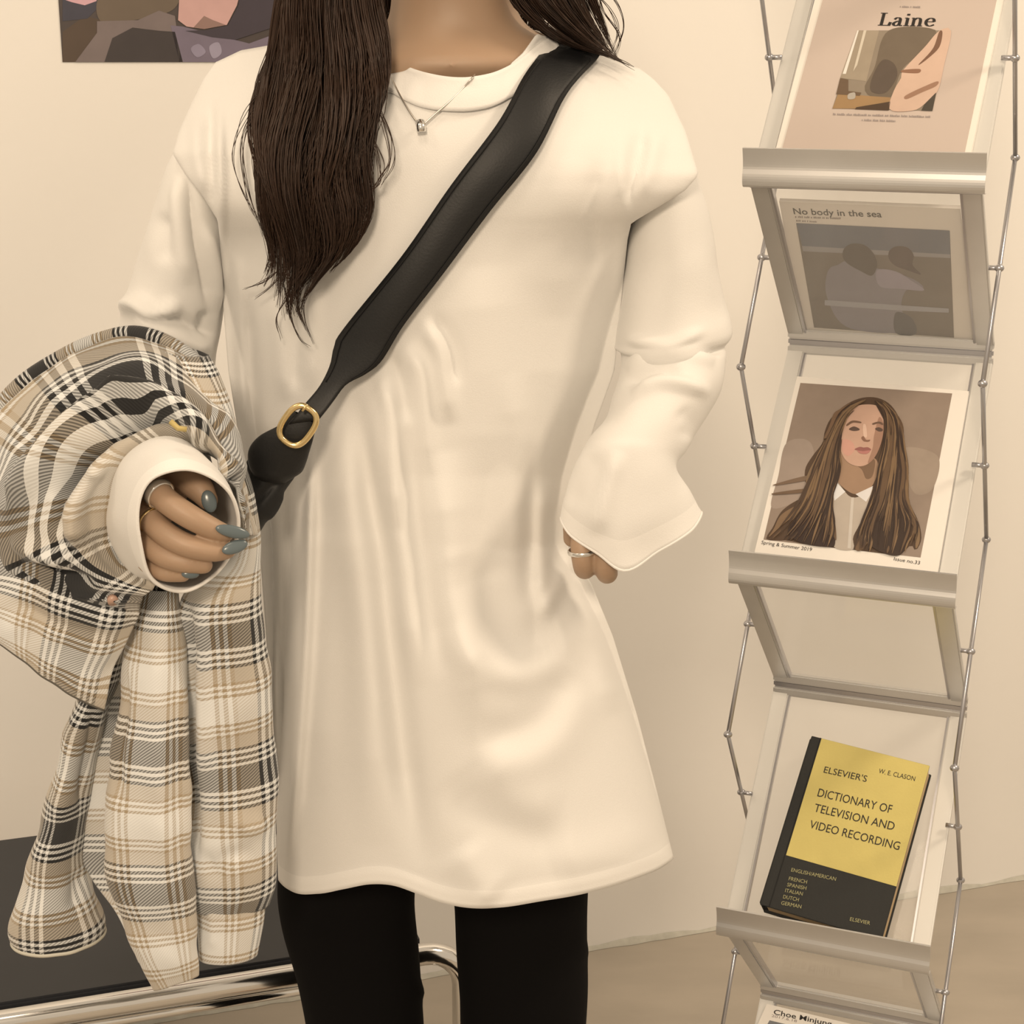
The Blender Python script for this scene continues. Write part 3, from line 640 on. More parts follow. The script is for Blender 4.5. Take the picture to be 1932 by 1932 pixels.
# collar rib
cx = np.linspace(714, 1046, 70); ctop = interp(YT, cx); ctop = np.convolve(np.pad(ctop, 6, mode='edge'), np.ones(13) / 13, 'valid')
ctop[:3] = ctop[3]; wdt = smooth_tab([(714,66),(780,68),(860,64),(930,64),(1000,58),(1046,46)], cx)
G = np.zeros((9, 70, 3))
for j in range(9):
    t = j / 8; dx = np.interp(cx, [714, 860, 1046], [8, 0, -2]) * t
    X = cx + dx + (np.clip((cx - 960) / 86, 0, 1) * 20) * t; yy = ctop - 2 + wdt * t
    Yv = np.minimum(yf(X, yy) - .0035 - .002 * math.sin(math.pi * t), 9)
    for i in range(70): G[j, i] = p(X[i], yy[i], Yv[i])
mesh('collar', G.reshape(-1, 3), gfaces(9, 70), m_shirt2, shirt, solid=.0022, off=0.)

# --- sleeve over the carried shirt (her right arm)
def ringp(pts): return [p(*q) for q in pts]
rowsR = [rg((350,255),(424,392),1.632,.052), rg((322,305),(428,432),1.632,.058), rg((292,395),(426,490),1.635,.062), rg((264,488),(420,560),1.64,.063), rg((240,568),(413,622),1.645,.066),
  rg((228,628),(404,676),1.645,.064), rg((226,700),(400,740),1.62,.045,.04), rg((215,790),(400,800),1.575,.012,.042),
  ringp([(198,880,1.50),(212,836,1.495),(250,800,1.49),(300,792,1.49),(345,802,1.49),(385,836,1.50),(395,880,1.51),(390,920,1.515),(360,955,1.515),(300,965,1.515),(250,955,1.51),(212,925,1.505)]),
  ringp([(194,985,1.425),(205,925,1.415),(228,868,1.41),(272,832,1.41),(322,825,1.41),(370,846,1.415),(412,890,1.425),(436,945,1.43),(425,1010,1.44),(385,1060,1.445),(320,1082,1.44),(240,1062,1.43)]),
  ringp([(232,1010,1.383),(236,950,1.376),(258,890,1.374),(300,858,1.374),(345,856,1.378),(392,876,1.386),(430,918,1.40),(446,975,1.405),(434,1035,1.408),(400,1082,1.41),(335,1105,1.405),(270,1078,1.394)]),
  ringp([(263,1010,1.352),(264,950,1.350),(283,908,1.350),(322,891,1.352),(365,889,1.358),(410,907,1.368),(438,938,1.378),(448,985,1.388),(436,1042,1.392),(404,1087,1.39),(345,1117,1.38),(288,1092,1.364)])]
G = loft(rowsR, 80, 120)
G = displace(G, True, [([(352,320),(366,420),(386,520),(402,600)], 11, -.010), ([(335,330),(340,430),(352,540)], 13, .007), ([(385,420),(400,520),(408,590)], 11, .006), ([(310,400),(312,500)], 14, -.006),
  ([(230,588),(262,574),(300,592),(342,570)], 13, .014), ([(250,612),(300,618),(360,648),(402,655)], 15, .012), ([(290,600),(340,606),(385,632)], 12, -.010), ([(385,585),(392,640)], 10, -.012)], .002, .09, 3)
o = mesh('sleeve', G.reshape(-1, 3), gfaces(120, 80, True), m_shirt, shirt, solid=.0016, off=0.)
o.data.materials.append(m_shirt2); o.data.polygons.foreach_set('material_index', [0] * (113 * 80) + [1] * (6 * 80))
rim = G[-1]; rim2 = G[-8]
V, Fc = tube_v(np.vstack([rim, rim[:1]]), .0016, 6, False); mesh('cuff_edge', V, Fc, m_shirt2, shirt)

# --- sleeve of her left arm
rowsL = [rg((1202,400),(1300,290),1.632,.050), rg((1188,440),(1324,362),1.632,.058), rg((1178,520),(1345,450),1.635,.062), rg((1168,600),(1361,550),1.638,.064), rg((1162,642),(1377,604),1.638,.070),
  rg((1160,655),(1379,628),1.636,.066), rg((1172,664),(1366,650),1.632,.052), rg((1172,690),(1368,676),1.62,.054,.01), rg((1160,742),(1358,735),1.60,.050,.02), rg((1146,792),(1322,800),1.58,.046,.024), rg((1108,838),(1296,850),1.56,.042,.02), rg((1082,882),(1276,884),1.545,.036,.02),
  ringp([(1068,935,1.54),(1085,950,1.52),(1115,965,1.505),(1165,980,1.50),(1225,965,1.505),(1275,945,1.52),(1302,928,1.54),(1280,935,1.56),(1230,940,1.575),(1165,950,1.58),(1105,945,1.57)]),
  ringp([(1062,975,1.545),(1078,1008,1.52),(1128,1042,1.505),(1180,1076,1.50),(1245,1038,1.51),(1304,1000,1.525),(1325,966,1.545),(1300,985,1.565),(1240,1010,1.58),(1180,1030,1.585),(1110,1005,1.57)])]
G = loft(rowsL, 84, 130)
G = displace(G, True, [([(1180,700),(1230,672),(1300,668),(1350,684)], 13, .010), ([(1175,730),(1230,700),(1290,700)], 9, -.006), ([(1190,745),(1250,722),(1310,730),(1340,745)], 12, .008), ([(1280,770),(1300,800),(1292,832)], 16, -.003),
  ([(1124,1010),(1142,930),(1168,850)], 16, .007), ([(1085,960),(1100,900),(1130,850)], 24, -.003), ([(1180,640),(1260,650),(1330,622)], 9, .006)], .002, .09, 5)
o = mesh('sleeve', G.reshape(-1, 3), gfaces(130, 84, True), m_shirt, shirt, solid=.0016, off=0.)
o.data.materials.append(m_shirt2); o.data.polygons.foreach_set('material_index', [0] * (123 * 84) + [1] * (6 * 84))
V, Fc = tube_v(np.vstack([G[-1], G[-1][:1]]), .0015, 6, False); mesh('cuff_edge', V, Fc, m_shirt2, shirt)

# --- body: one continuous skin surface (remeshed)
def ring_loft(rows, nu=40, nv=90):
    G = loft(rows, nu, nv); V = list(G.reshape(-1, 3)); Fc = gfaces(nv, nu, True) + [tuple(range(nu))[::-1], tuple(range((nv - 1) * nu, nv * nu))]; return V, Fc
def chain(pts, rad, sides=16, n=24):
    a = pp(pts); q = cr(np.hstack([a, np.array(rad)[:, None] * K]), n)
    path, r = q[:, :3], q[:, 3].copy(); e0 = path[0] - (path[1] - path[0]) / np.linalg.norm(path[1] - path[0]) * r[0]; e1 = path[-1] + (path[-1] - path[-2]) / np.linalg.norm(path[-1] - path[-2]) * r[-1]
    def capped(path, r, e, end):
        out_p, out_r = [], []
        c = path[-1] if end else path[0]; R_ = r[-1] if end else r[0]; d = (e - c)
        for f in (.45, .75, .93, .995): out_p.append(c + d * f); out_r.append(R_ * math.sqrt(1 - f * f))
        return out_p, out_r
    p1, r1 = capped(path, r, e1, True); p0, r0_ = capped(path, r, e0, False)
    return tube_v(np.array(p0[::-1] + list(path) + p1), np.array(r0_[::-1] + list(r) + r1), sides)
def blob(c, rad, rot=None):
    bm = bmesh.new(); bmesh.ops.create_icosphere(bm, subdivisions=3, radius=1); V = np.array([v.co[:] for v in bm.verts]) * rad; Fc = [[v.index for v in f.verts] for f in bm.faces]; bm.free()
    if rot is not None: V = V @ np.array(rot).T
    return list(V + c), Fc
def remeshed(parts, voxel, sm=4):
    V, Fc = [], []
    for v, f in parts: b = len(V); V += [tuple(x) for x in v]; Fc += [tuple(b + i for i in g) for g in f]
    me = bpy.data.meshes.new('tmp'); me.from_pydata(V, [], Fc); o = bpy.data.objects.new('tmp', me); COL.objects.link(o)
    md = o.modifiers.new('r', 'REMESH'); md.mode = 'VOXEL'; md.voxel_size = voxel
    ms = o.modifiers.new('s', 'SMOOTH'); ms.factor = .5; ms.iterations = sm
    dg = bpy.context.evaluated_depsgraph_get(); out = bpy.data.meshes.new_from_object(o.evaluated_get(dg)); bpy.data.objects.remove(o)
    n = len(out.vertices); v = np.zeros(n * 3); out.vertices.foreach_get('co', v)
    f = [tuple(q.vertices) for q in out.polygons]; bpy.data.meshes.remove(out); return v.reshape(-1, 3), f
torso = [rg((765,-190),(945,-190),1.645,.048), rg((745,-120),(965,-120),1.64,.056), rg((738,0),(972,0),1.64,.056), rg((728,45),(992,45),1.64,.058), rg((700,75),(1035,72),1.64,.064), rg((655,96),(1075,94),1.64,.072),
  rg((620,120),(1100,118),1.64,.080), rg((560,160),(1130,160),1.645,.078), rg((500,230),(1150,230),1.645,.080), rg((480,320),(1130,320),1.645,.085), rg((500,450),(1100,450),1.64,.090), rg((540,650),(1060,650),1.64,.085), rg((570,820),(1010,820),1.64,.08), rg((580,1000),(1000,1000),1.645,.08), rg((590,1180),(1050,1180),1.65,.08), rg((590,1330),(1070,1330),1.65,.09), rg((600,1420),(1060,1420),1.65,.08)]
leg = lambda s: [rg(*s[0], 1.65, .07), rg(*s[1], 1.65, .068), rg(*s[2], 1.65, .062), rg(*s[3], 1.65, .056), rg(*s[4], 1.655, .048), rg(*s[5], 1.66, .034), rg(*s[6], 1.665, .030)]
lgA = [((575,1300),(830,1300)), ((560,1500),(800,1500)), ((545,1690),(774,1690)), ((590,1930),(790,1930)), ((610,2150),(790,2150)), ((650,2380),(760,2380)), ((650,2490),(755,2490))]
lgB = [((830,1300),(1085,1300)), ((850,1500),(1105,1500)), ((866,1690),(1098,1690)), ((880,1930),(1094,1930)), ((890,2150),(1070,2150)), ((915,2380),(1025,2380)), ((920,2490),(1025,2490))]
hc = p(858, -300, 1.615)
def foot(px):
    a = p(px, 2510, 1.665); z0 = .028
    return tube_v(np.array([(a[0], a[1] + .035, z0 + .012), (a[0], a[1], z0 + .012), (a[0], a[1] - .07, z0 + .004), (a[0], a[1] - .14, z0 - .006), (a[0], a[1] - .17, z0 - .01)]), [.022, .028, .030, .022, .012], 12)
parts = [ring_loft(torso), ring_loft(leg(lgA)), ring_loft(leg(lgB)),
  chain([(490,250,1.64),(420,300,1.64),(352,560,1.65),(318,700,1.65)], [.042, .036, .034, .033]), chain([(318,700,1.65),(300,800,1.56),(300,890,1.47),(296,925,1.43)], [.036, .036, .030, .027]),
  chain([(1110,250,1.64),(1205,300,1.64),(1265,520,1.645),(1275,660,1.645)], [.042, .036, .034, .033]), chain([(1275,660,1.645),(1225,800,1.59),(1160,940,1.55)], [.036, .034, .026]),
  blob(hc + [0, .01, .02], np.array([.073, .092, .098])), blob(hc + [0, -.022, -.035], np.array([.058, .062, .078])), blob(hc + [0, -.088, -.012], np.array([.011, .016, .016])), blob(hc + [0, -.078, .012], np.array([.008, .014, .026])),
  blob(hc + [0, -.078, -.048], np.array([.022, .012, .010])), blob(hc + [0, -.066, -.085], np.array([.02, .02, .018])), blob(hc + [.074, .01, -.005], np.array([.008, .016, .028])), blob(hc + [-.074, .01, -.005], np.array([.008, .016, .028])),
  blob(hc + [.03, -.070, .012], np.array([.016, .010, .010])), blob(hc + [-.03, -.070, .012], np.array([.016, .010, .010])), foot(702), foot(972)]
bV, bF = remeshed(parts, .0045, 5)
handR = [chain([(296,900,1.46),(294,925,1.43),(285,945,1.415),(282,960,1.405)], [.024, .025, .021, .015]), chain([(292,930,1.42),(268,912,1.408)], [.014, .012]), chain([(292,940,1.42),(264,955,1.408)], [.014, .012]), chain([(292,960,1.42),(264,995,1.404)], [.014, .0115]), chain([(296,970,1.42),(268,1038,1.40)], [.014, .0105]),
  chain([(268,906,1.410),(290,922,1.384),(318,948,1.368),(360,976,1.363),(402,998,1.366),(424,1006,1.370)], [.0115, .0112, .0108, .0104, .0092, .0078]),
  chain([(263,952,1.410),(279,974,1.384),(308,1004,1.368),(350,1028,1.362),(402,1040,1.364),(428,1038,1.370)], [.0112, .0110, .0106, .0102, .0090, .0076]),
  chain([(263,994,1.405),(272,1017,1.384),(304,1046,1.370),(345,1060,1.366),(384,1066,1.369)], [.0105, .0104, .0100, .0094, .0076]),
  chain([(266,1036,1.400),(280,1062,1.384),(310,1078,1.373),(344,1083,1.371)], [.0092, .0090, .0086, .0070]),
  chain([(318,905,1.430),(350,902,1.412),(376,922,1.398),(391,942,1.391)], [.0140, .0135, .0120, .0092])]
hV, hF = remeshed(handR, .0011, 5)
handL = [chain([(1160,930,1.55),(1148,965,1.545)], [.024, .024]), chain([(1148,960,1.545),(1104,992,1.533)], [.018, .012]), chain([(1150,965,1.545),(1140,1000,1.535)], [.018, .012]), chain([(1155,965,1.545),(1174,1000,1.54)], [.018, .011]), chain([(1160,960,1.545),(1200,990,1.545)], [.016, .010]),
  chain([(1104,988,1.534),(1098,1030,1.520),(1101,1064,1.520),(1104,1072,1.538),(1104,1045,1.550)], [.0115, .0108, .0104, .0098, .008]), chain([(1140,1000,1.536),(1140,1045,1.520),(1143,1074,1.520),(1146,1080,1.538),(1144,1050,1.552)], [.0115, .0108, .0104, .0098, .008]),
  chain([(1176,1000,1.542),(1178,1035,1.530),(1180,1056,1.540),(1178,1030,1.555)], [.0105, .010, .0096, .008]), chain([(1202,990,1.548),(1206,1020,1.542),(1206,1036,1.552),(1202,1012,1.562)], [.0095, .009, .0086, .007]), chain([(1120,960,1.54),(1088,985,1.552),(1080,1015,1.560)], [.0125, .0115, .009])]
lV, lF = remeshed(handL, .0013, 4)
V = np.vstack([bV, hV, lV]); n1, n2 = len(bV), len(bV) + len(hV)
Fc = bF + [tuple(i + n1 for i in f) for f in hF] + [tuple(i + n2 for i in f) for f in lF]
body = mesh('body', V, Fc, m_skin, person)
# eyes, lips and brows (above the picture's edge)
for s in (-1, 1):
    v, f = blob(hc + [s * .030, -.0775, .014], np.array([.0115, .004, .0038])); mesh('eye', v, f, mat('eye_white', (.75, .73, .7), .25), person)
    v, f = blob(hc + [s * .030, -.0812, .014], np.array([.0045, .0012, .0036])); mesh('iris', v, f, mat('iris_brown', (.05, .025, .012), .2), person)
    tube('eyebrow', [hc + [s * .014, -.082, .031], hc + [s * .030, -.081, .036], hc + [s * .046, -.072, .032]], [.002, .0025, .001], mat('brow', (.03, .02, .015), .8), person, 6)
v, f = blob(hc + [0, -.089, -.048], np.array([.021, .004, .0075])); mesh('lips', v, f, mat('lips', ph(168, 100, 82, .6), .45), person)
# nails
m_nail = mat('grey_nail_polish', ph(108, 110, 98, .66), .22)
def nail(c, tip, wd, Yc, Yt, thick=.0022):
    a, b = p(c[0], c[1], Yc), p(tip[0], tip[1], Yt); ax = b - a; L = np.linalg.norm(ax) / 2; ax /= 2 * L
    view = np.array([0, 0, CAMH]) - (a + b) / 2; view /= np.linalg.norm(view); sd = np.cross(ax, view); sd /= np.linalg.norm(sd); nn = np.cross(sd, ax)
    v, f = blob((a + b) / 2, np.array([L * 1.05, wd * K, thick]), np.stack([ax, sd, nn], 1)); return mesh('fingernail', v, f, m_nail, person)
nail((408, 996), (470, 1010), .0052, 1.357, 1.366); nail((420, 1040), (466, 1024), .0055, 1.357, 1.366); nail((343, 1083), (375, 1084), .0036, 1.362, 1.366); nail((389, 926), (400, 966), .0062, 1.384, 1.380)

# --- leggings
lg = []
def leg_rows(s): return [rg(*s[0], 1.65, .078), rg(*s[1], 1.65, .074), rg(*s[2], 1.65, .066), rg(*s[3], 1.65, .061), rg(*s[4], 1.655, .052), rg(*s[5], 1.66, .037), rg(*s[6], 1.665, .034)]
A = [((560,1300),(835,1300)), ((545,1500),(805,1500)), ((528,1690),(782,1690)), ((580,1930),(797,1930)), ((602,2150),(797,2150)), ((644,2370),(766,2370)), ((645,2470),(760,2470))]
B = [((825,1300),(1110,1300)), ((845,1500),(1118,1500)), ((857,1690),(1108,1690)), ((872,1930),(1103,1930)), ((882,2150),(1078,2150)), ((908,2370),(1032,2370)), ((912,2470),(1032,2470))]
V, Fc = [], []
for s in (A, B):
    G = loft(leg_rows(s), 48, 90); G = displace(G, True, [([(560,1760),(640,1775)], 12, .002), ([(780,1860),(800,1880)], 14, .003), ([(1080,1800),(1110,1790)], 12, .002)], .0012, .12, 9, False); b = len(V); V += list(G.reshape(-1, 3)); Fc += gfaces(90, 48, True, b)
G = loft([rg((610,1150),(1040,1150),1.65,.085), rg((590,1250),(1070,1250),1.65,.085), rg((570,1330),(1100,1330),1.65,.09), rg((580,1420),(1090,1420),1.65,.07)], 48, 30); b = len(V); V += list(G.reshape(-1, 3)); Fc += gfaces(30, 48, True, b)
lgs = mesh('leggings', V, Fc, m_black, person, solid=.001); lgs['label'] = 'black knit leggings'

# ------------------------------------------------------------------ shoulder bag with its strap
bag = empty('shoulder_bag', p(520, 1010, 1.54)); tag(bag, 'black leather crossbody bag with wide strap and gold buckle on the person', 'bag')
eL = [(1066,52),(1040,78),(1012,112),(985,150),(940,232),(850,352),(760,482),(650,620),(632,655),(624,690),(604,730),(572,768),(545,800)]
eR = [(1140,84),(1128,110),(1092,148),(1060,192),(1010,290),(922,400),(832,520),(762,612),(722,678),(692,704),(655,724),(628,758),(602,792)]
eL, eR = cr([(a, b, 0) for a, b in eL], 90)[:, :2], cr([(a, b, 0) for a, b in eR], 90)[:, :2]
G = np.zeros((90, 7, 3))
for j in range(90):
    for i in range(7):
        q = eL[j] + (eR[j] - eL[j]) * i / 6; Yv = float(yf_smooth(q[0], q[1])); k = np.clip((q[1] - 55) / 60, 0, 1); k2 = np.clip((q[1] - 640) / 140, 0, 1)
        G[j, i] = p(q[0], q[1], ((Yv - .012 - .004 * math.sin(math.pi * i / 6)) * (1 - k2) + 1.500 * k2) * k + (YC - .008) * (1 - k))
bk_ = [G[0] + np.array([.0, .05, .004]), G[0] + np.array([0, .11, -.02]), G[0] + np.array([-.01, .15, -.10]), G[0] + np.array([-.09, .16, -.30])]
GG = np.concatenate([crp(np.array([bk_[3], bk_[2], bk_[1], bk_[0], G[0]]), 24)[:-1], G]); 
st = mesh('strap', GG.reshape(-1, 3), gfaces(len(GG), 7), m_leather, bag, solid=.0028, off=0.)
for i0, sgn in ((.5, 1), (5.5, -1)):
    path = [G[j, int(i0)] * .5 + G[j, int(i0) + 1] * .5 + np.array([0, -.0022, 0]) for j in range(4, 80)]
    V, Fc = tube_v(path, .0006, 5); mesh('stitching', V, Fc, mat('black_thread', ph(16, 14, 12, .3), .8), st)
# buckle
bc = p(562, 803, 1.492); vx = p(586, 770, 1.492) - p(538, 838, 1.492); vx /= np.linalg.norm(vx); vv = np.array([0, 0, CAMH]) - bc; vv /= np.linalg.norm(vv); vy = np.cross(vv, vx)
ring = []
for k in range(49):
    a = 2 * math.pi * k / 48; c_, s_ = math.cos(a), math.sin(a)
    ring.append(bc + vx * .0185 * math.copysign(abs(c_) ** .75, c_) * K + vy * .0135 * math.copysign(abs(s_) ** .75, s_) * K)
V, Fc = tube_v(ring, .0027, 10, False); bkl = mesh('buckle', V, Fc, m_gold, bag)
tube('buckle_prong', [bc + vx * .012 + vy * .004 + vv * .003, bc + vx * .019 + vy * .004 + vv * .002], .0012, m_gold, bkl, 8)
G = loft([rg((556,776),(598,800),1.503,.004), rg((530,800),(590,832),1.503,.005), rg((490,822),(584,852),1.508,.008), rg((470,846),(578,872),1.515,.012), rg((468,872),(570,890),1.52,.013), rg((476,892),(556,900),1.522,.012), rg((490,905),(540,910),1.525,.006)], 40, 60)
mesh('strap_tab', G.reshape(-1, 3), gfaces(60, 40, True), m_leather, bag)
G = loft([rg((470,862),(566,878),1.535,.008), rg((455,890),(556,902),1.54,.016), rg((440,930),(540,925),1.54,.022), rg((425,960),(522,955),1.54,.026), rg((400,1010),(486,1012),1.54,.03), rg((380,1060),(470,1060),1.54,.03), rg((370,1120),(460,1110),1.54,.026), rg((380,1150),(450,1140),1.54,.008)], 40, 60)
G = displace(G, True, [([(500,985),(540,930)], 8, .004), ([(470,960),(525,905)], 9, -.004)], .001, .05, 2)
mesh('bag_body', G.reshape(-1, 3), gfaces(60, 40, True) , m_leather, bag)

# ------------------------------------------------------------------ jewellery
nk = empty('necklace', p(794, 240, 1.50)); tag(nk, 'thin silver chain necklace with small bead pendant', 'necklace')
m_chain = mat('silver_chain', (.62, .58, .53), .35, .9)
def onshirt(px, py, o_=.006): return p(px, py, float(yf_smooth(px, py)) - o_)
ch = [onshirt(*q) for q in ((723,112),(738,146),(756,182),(775,214),(791,236))]
tube('chain', cr(ch, 40), .0009 * K, m_chain, nk, 6)
ch2 = [onshirt(*q) for q in ((797,237),(820,216),(850,190),(875,165),(892,146))] + [p(896, 141, 1.55)]
tube('chain', cr(ch2, 60), .0009 * K, m_chain, nk, 6)
tube('pendant', [onshirt(792, 230, .008), onshirt(794, 240, .009), onshirt(795, 249, .008)], [.0042 * K] * 3, m_silver, nk, 12)
tube('pendant_loop', [onshirt(789, 233, .008), onshirt(799, 233, .008)], .0026, m_silver, nk, 8)
def finger_ring(label, c, ax, Y, rad, wire, m, wid=1., Yt=None):
    a = p(c[0], c[1], Y); t = p(ax[0], ax[1], Y if Yt is None else Yt) - a; t /= np.linalg.norm(t); u = np.cross(t, [0, 0, 1.]); u /= np.linalg.norm(u); w_ = np.cross(t, u)
    V, Fc = [], []
    for k in range(40):
        an = 2 * math.pi * k / 40; d = math.cos(an) * u + math.sin(an) * w_
        for q in range(8):
            b = 2 * math.pi * q / 8; V.append(a + d * (rad + wire * math.cos(b)) * K + t * wire * wid * math.sin(b) * K)
    for k in range(40):
        for q in range(8): i, j = k * 8 + q, ((k + 1) % 40) * 8 + q; i2, j2 = k * 8 + (q + 1) % 8, ((k + 1) % 40) * 8 + (q + 1) % 8; Fc.append((i, j, j2, i2))
    o = mesh('ring', V, Fc, m); tag(o, label, 'ring'); return o
finger_ring('chunky silver ring on the index finger holding the plaid shirt', (300, 931), (320, 950), 1.377, .0116, .0021, m_silver, 2.0, 1.367)
finger_ring('thin gold ring on the middle finger inside the white cuff', (285, 981), (308, 1004), 1.380, .0110, .0011, m_gold, 1.4, 1.368)
finger_ring('slim silver ring on fingers peeking below the flared white cuff', (1099, 1040), (1101, 1062), 1.521, .0127, .0014, m_silver, 1.6)
# ------------------------------------------------------------------ hair
m_hair = mat('dark_brown_hair', ph(66, 43, 27, .66), .42, noise=.45, nscale=22)
hb = m_hair.node_tree.nodes['Principled BSDF']; hb.inputs['Specular IOR Level'].default_value = .35
def hy(px, py, lift):                          # hair lies on the chest below the shoulder, on the head above it
    y0 = float(yf_smooth(px, max(py, 130), 60)); k = np.clip((py + 20) / 190, 0, 1); k = k * k * (3 - 2 * k)
    return (1.565 if py > -200 else 1.60) * (1 - k) + (y0 - .012) * k - lift
guides = [
 [(690,-470),(590,-330),(540,-150),(527,0),(520,90),(498,170),(480,235),(476,290),(492,360),(500,430),(512,480),(500,520),(470,552)],
 [(710,-480),(620,-330),(575,-150),(560,0),(552,100),(530,190),(505,260),(496,320),(505,390),(522,450),(530,490),(520,530),(492,556)],
 [(730,-490),(650,-340),(612,-150),(598,0),(594,110),(576,200),(552,280),(540,350),(545,420),(556,480),(548,540),(552,590),(580,640)],
 [(755,-495),(690,-350),(652,-150),(640,0),(642,110),(632,200),(614,290),(600,360),(604,430),(600,490),(565,540),(554,585),(574,634)],
 [(780,-500),(720,-360),(688,-150),(678,0),(684,100),(682,190),(666,270),(652,340),(655,410),(632,470),(590,520),(560,560),(548,600)],
 [(800,-500),(745,-370),(722,-150),(717,0),(722,70),(722,140),(712,205),(698,260),(692,330),(690,395),(668,450),(628,500),(585,535)]]
guides = [cr([(a, b, 0) for a, b in g], 60)[:, :2] for g in guides]
right = [
 [(880,-500),(950,-370),(958,-150),(945,-60),(962,0),(1000,42),(1050,78),(1100,98),(1150,108),(1196,127)],
 [(900,-495),(985,-360),(1000,-150),(1000,-60),(1020,0),(1060,45),(1100,78),(1130,96),(1155,108),(1180,120)],
 [(920,-480),(1020,-350),(1045,-180),(1060,-80),(1078,-10),(1105,40),(1130,75),(1146,95),(1156,106),(1168,112)],
 [(940,-470),(1050,-330),(1085,-180),(1105,-80),(1122,-10),(1138,40),(1150,75),(1158,96),(1164,108),(1172,114)]]
right = [cr([(a, b, 0) for a, b in g], 60)[:, :2] for g in right]
HV, HF = [], []
def strand(pts, r0, r1=.3):
    n = len(pts); rr = r0 * np.interp(np.linspace(0, 1, n), [0, .1, .75, 1], [.8, 1, .9, r1])
    v, f = tube_v(pts, rr, 3, False); b = len(HV); HV.extend(v); HF.extend([tuple(b + i for i in g) for g in f])
R_ = np.random.default_rng(11)
def fall(gs, count, lifts, rad, n=34, clumps=46, yfun=hy, wav=11.):
    cl = [((k_ + R_.uniform(.1, .9)) / clumps, R_.uniform(0, 6.28), R_.uniform(.4, 1) * wav * 1.6, R_.uniform(1.9, 2.5), R_.uniform(.88, 1.0), R_.uniform(0, 1)) for k_ in range(clumps)]
    for _ in range(count):
        cu_, cph, cam_, cfr, clo, cli = cl[R_.integers(clumps)]
        lam = np.clip(cu_ + R_.normal(0, .045), 0, .9999) * (len(gs) - 1); i = min(int(lam), len(gs) - 2); l = lam - i
        lo = clo * R_.uniform(.9, 1.0); tn = np.linspace(0, 1, n)
        t = tn * 59 * lo; g = np.stack([np.interp(t, np.arange(60), (gs[i] * (1 - l) + gs[i + 1] * l)[:, k]) for k in (0, 1)], -1)
        cg = cu_ * (len(gs) - 1); k = min(int(cg), len(gs) - 2); cgd = gs[k] * (1 - (cg - k)) + gs[k + 1] * (cg - k)
        c = np.stack([np.interp(t, np.arange(60), cgd[:, q]) for q in (0, 1)], -1)
        pull = np.clip((tn - .66) / .34, 0, 1)[:, None] * .6; g = g * (1 - pull) + c * pull       # strands gather towards the tip of their lock
        env = np.clip((tn - .25) * 2.2, 0, 1)
        g[:, 0] += cam_ * env * np.sin(tn * cfr * 6.28 + cph) + R_.uniform(.5, 2.5) * np.sin(tn * R_.uniform(8, 18) + R_.uniform(0, 6.28)) + R_.normal(0, 1.5)
        u = lam / (len(gs) - 1); dome = math.sin(math.pi * np.clip(u, .03, .97)) ** .5
        lift = (R_.uniform(0, .55) + .45 * cli) * lifts * dome
        strand(np.array([p(x, y, yfun(x, y, lift + .006 * math.sin(q * cfr * 6.28 + cph + 1.3))) for (x, y), q in zip(g, tn)]), R_.uniform(.7, 1.25) * rad)
fall(guides, 2200, .040, .00058)
def hyr(px, py, lift): k = np.clip((py + 60) / 160, 0, 1); return 1.60 * (1 - k) + 1.615 * k - lift
fall(right, 600, .035, .0006, 26, 24, hyr, 3.)
back = [[(x0, -470), (x0 + (x0 - 858) * .25, -330), (x0 + (x0 - 858) * .3, -150), (x0 + (x0 - 858) * .2, 0), (x0 + (x0 - 858) * .15, 120), (x0, 260)] for x0 in (700, 760, 820, 880, 940, 1000)]
back = [cr([(a, b, 0) for a, b in g], 60)[:, :2] for g in back]
fall(back, 400, .02, .0009, 18, 30, lambda x, y, l: np.interp(y, [-470, -330, -100, 60, 260], [1.66, 1.735, 1.715, 1.74, 1.80]) + l)
# stray strands
stray = [[(512,150),(470,205),(445,260),(440,310),(462,370),(492,420)], [(518,140),(480,210),(462,270),(458,330),(480,400),(500,440)], [(505,175),(462,240),(452,300),(470,380),(490,425)],
  [(700,180),(725,240),(735,300),(715,340),(695,372)], [(712,200),(738,260),(742,310),(720,352)], [(700,240),(712,300),(716,345),(690,365)], [(702,250),(722,310),(712,350),(682,375)],
  [(1118,-20),(1150,20),(1165,60),(1150,104)], [(1135,-30),(1168,15),(1176,55),(1158,104)], [(1128,-30),(1140,20),(1168,70),(1160,106)], [(1150,104),(1175,118),(1196,128)], [(560,520),(540,560),(520,600),(530,640)], [(600,500),(575,560),(572,600),(590,650)], [(540,500),(500,530),(460,548)], [(545,505),(505,545),(480,562)], [(535,540),(545,600),(565,640),(585,655)]]
for s in stray:
    for _ in range(3):
        g = cr([(a + R_.normal(0, 2.5), b + R_.normal(0, 2.5), 0) for a, b in s], 26)
        strand(np.array([p(x, y, (hyr if x > 1000 else hy)(x, y, .012)) for x, y, _z in g]), .00034)
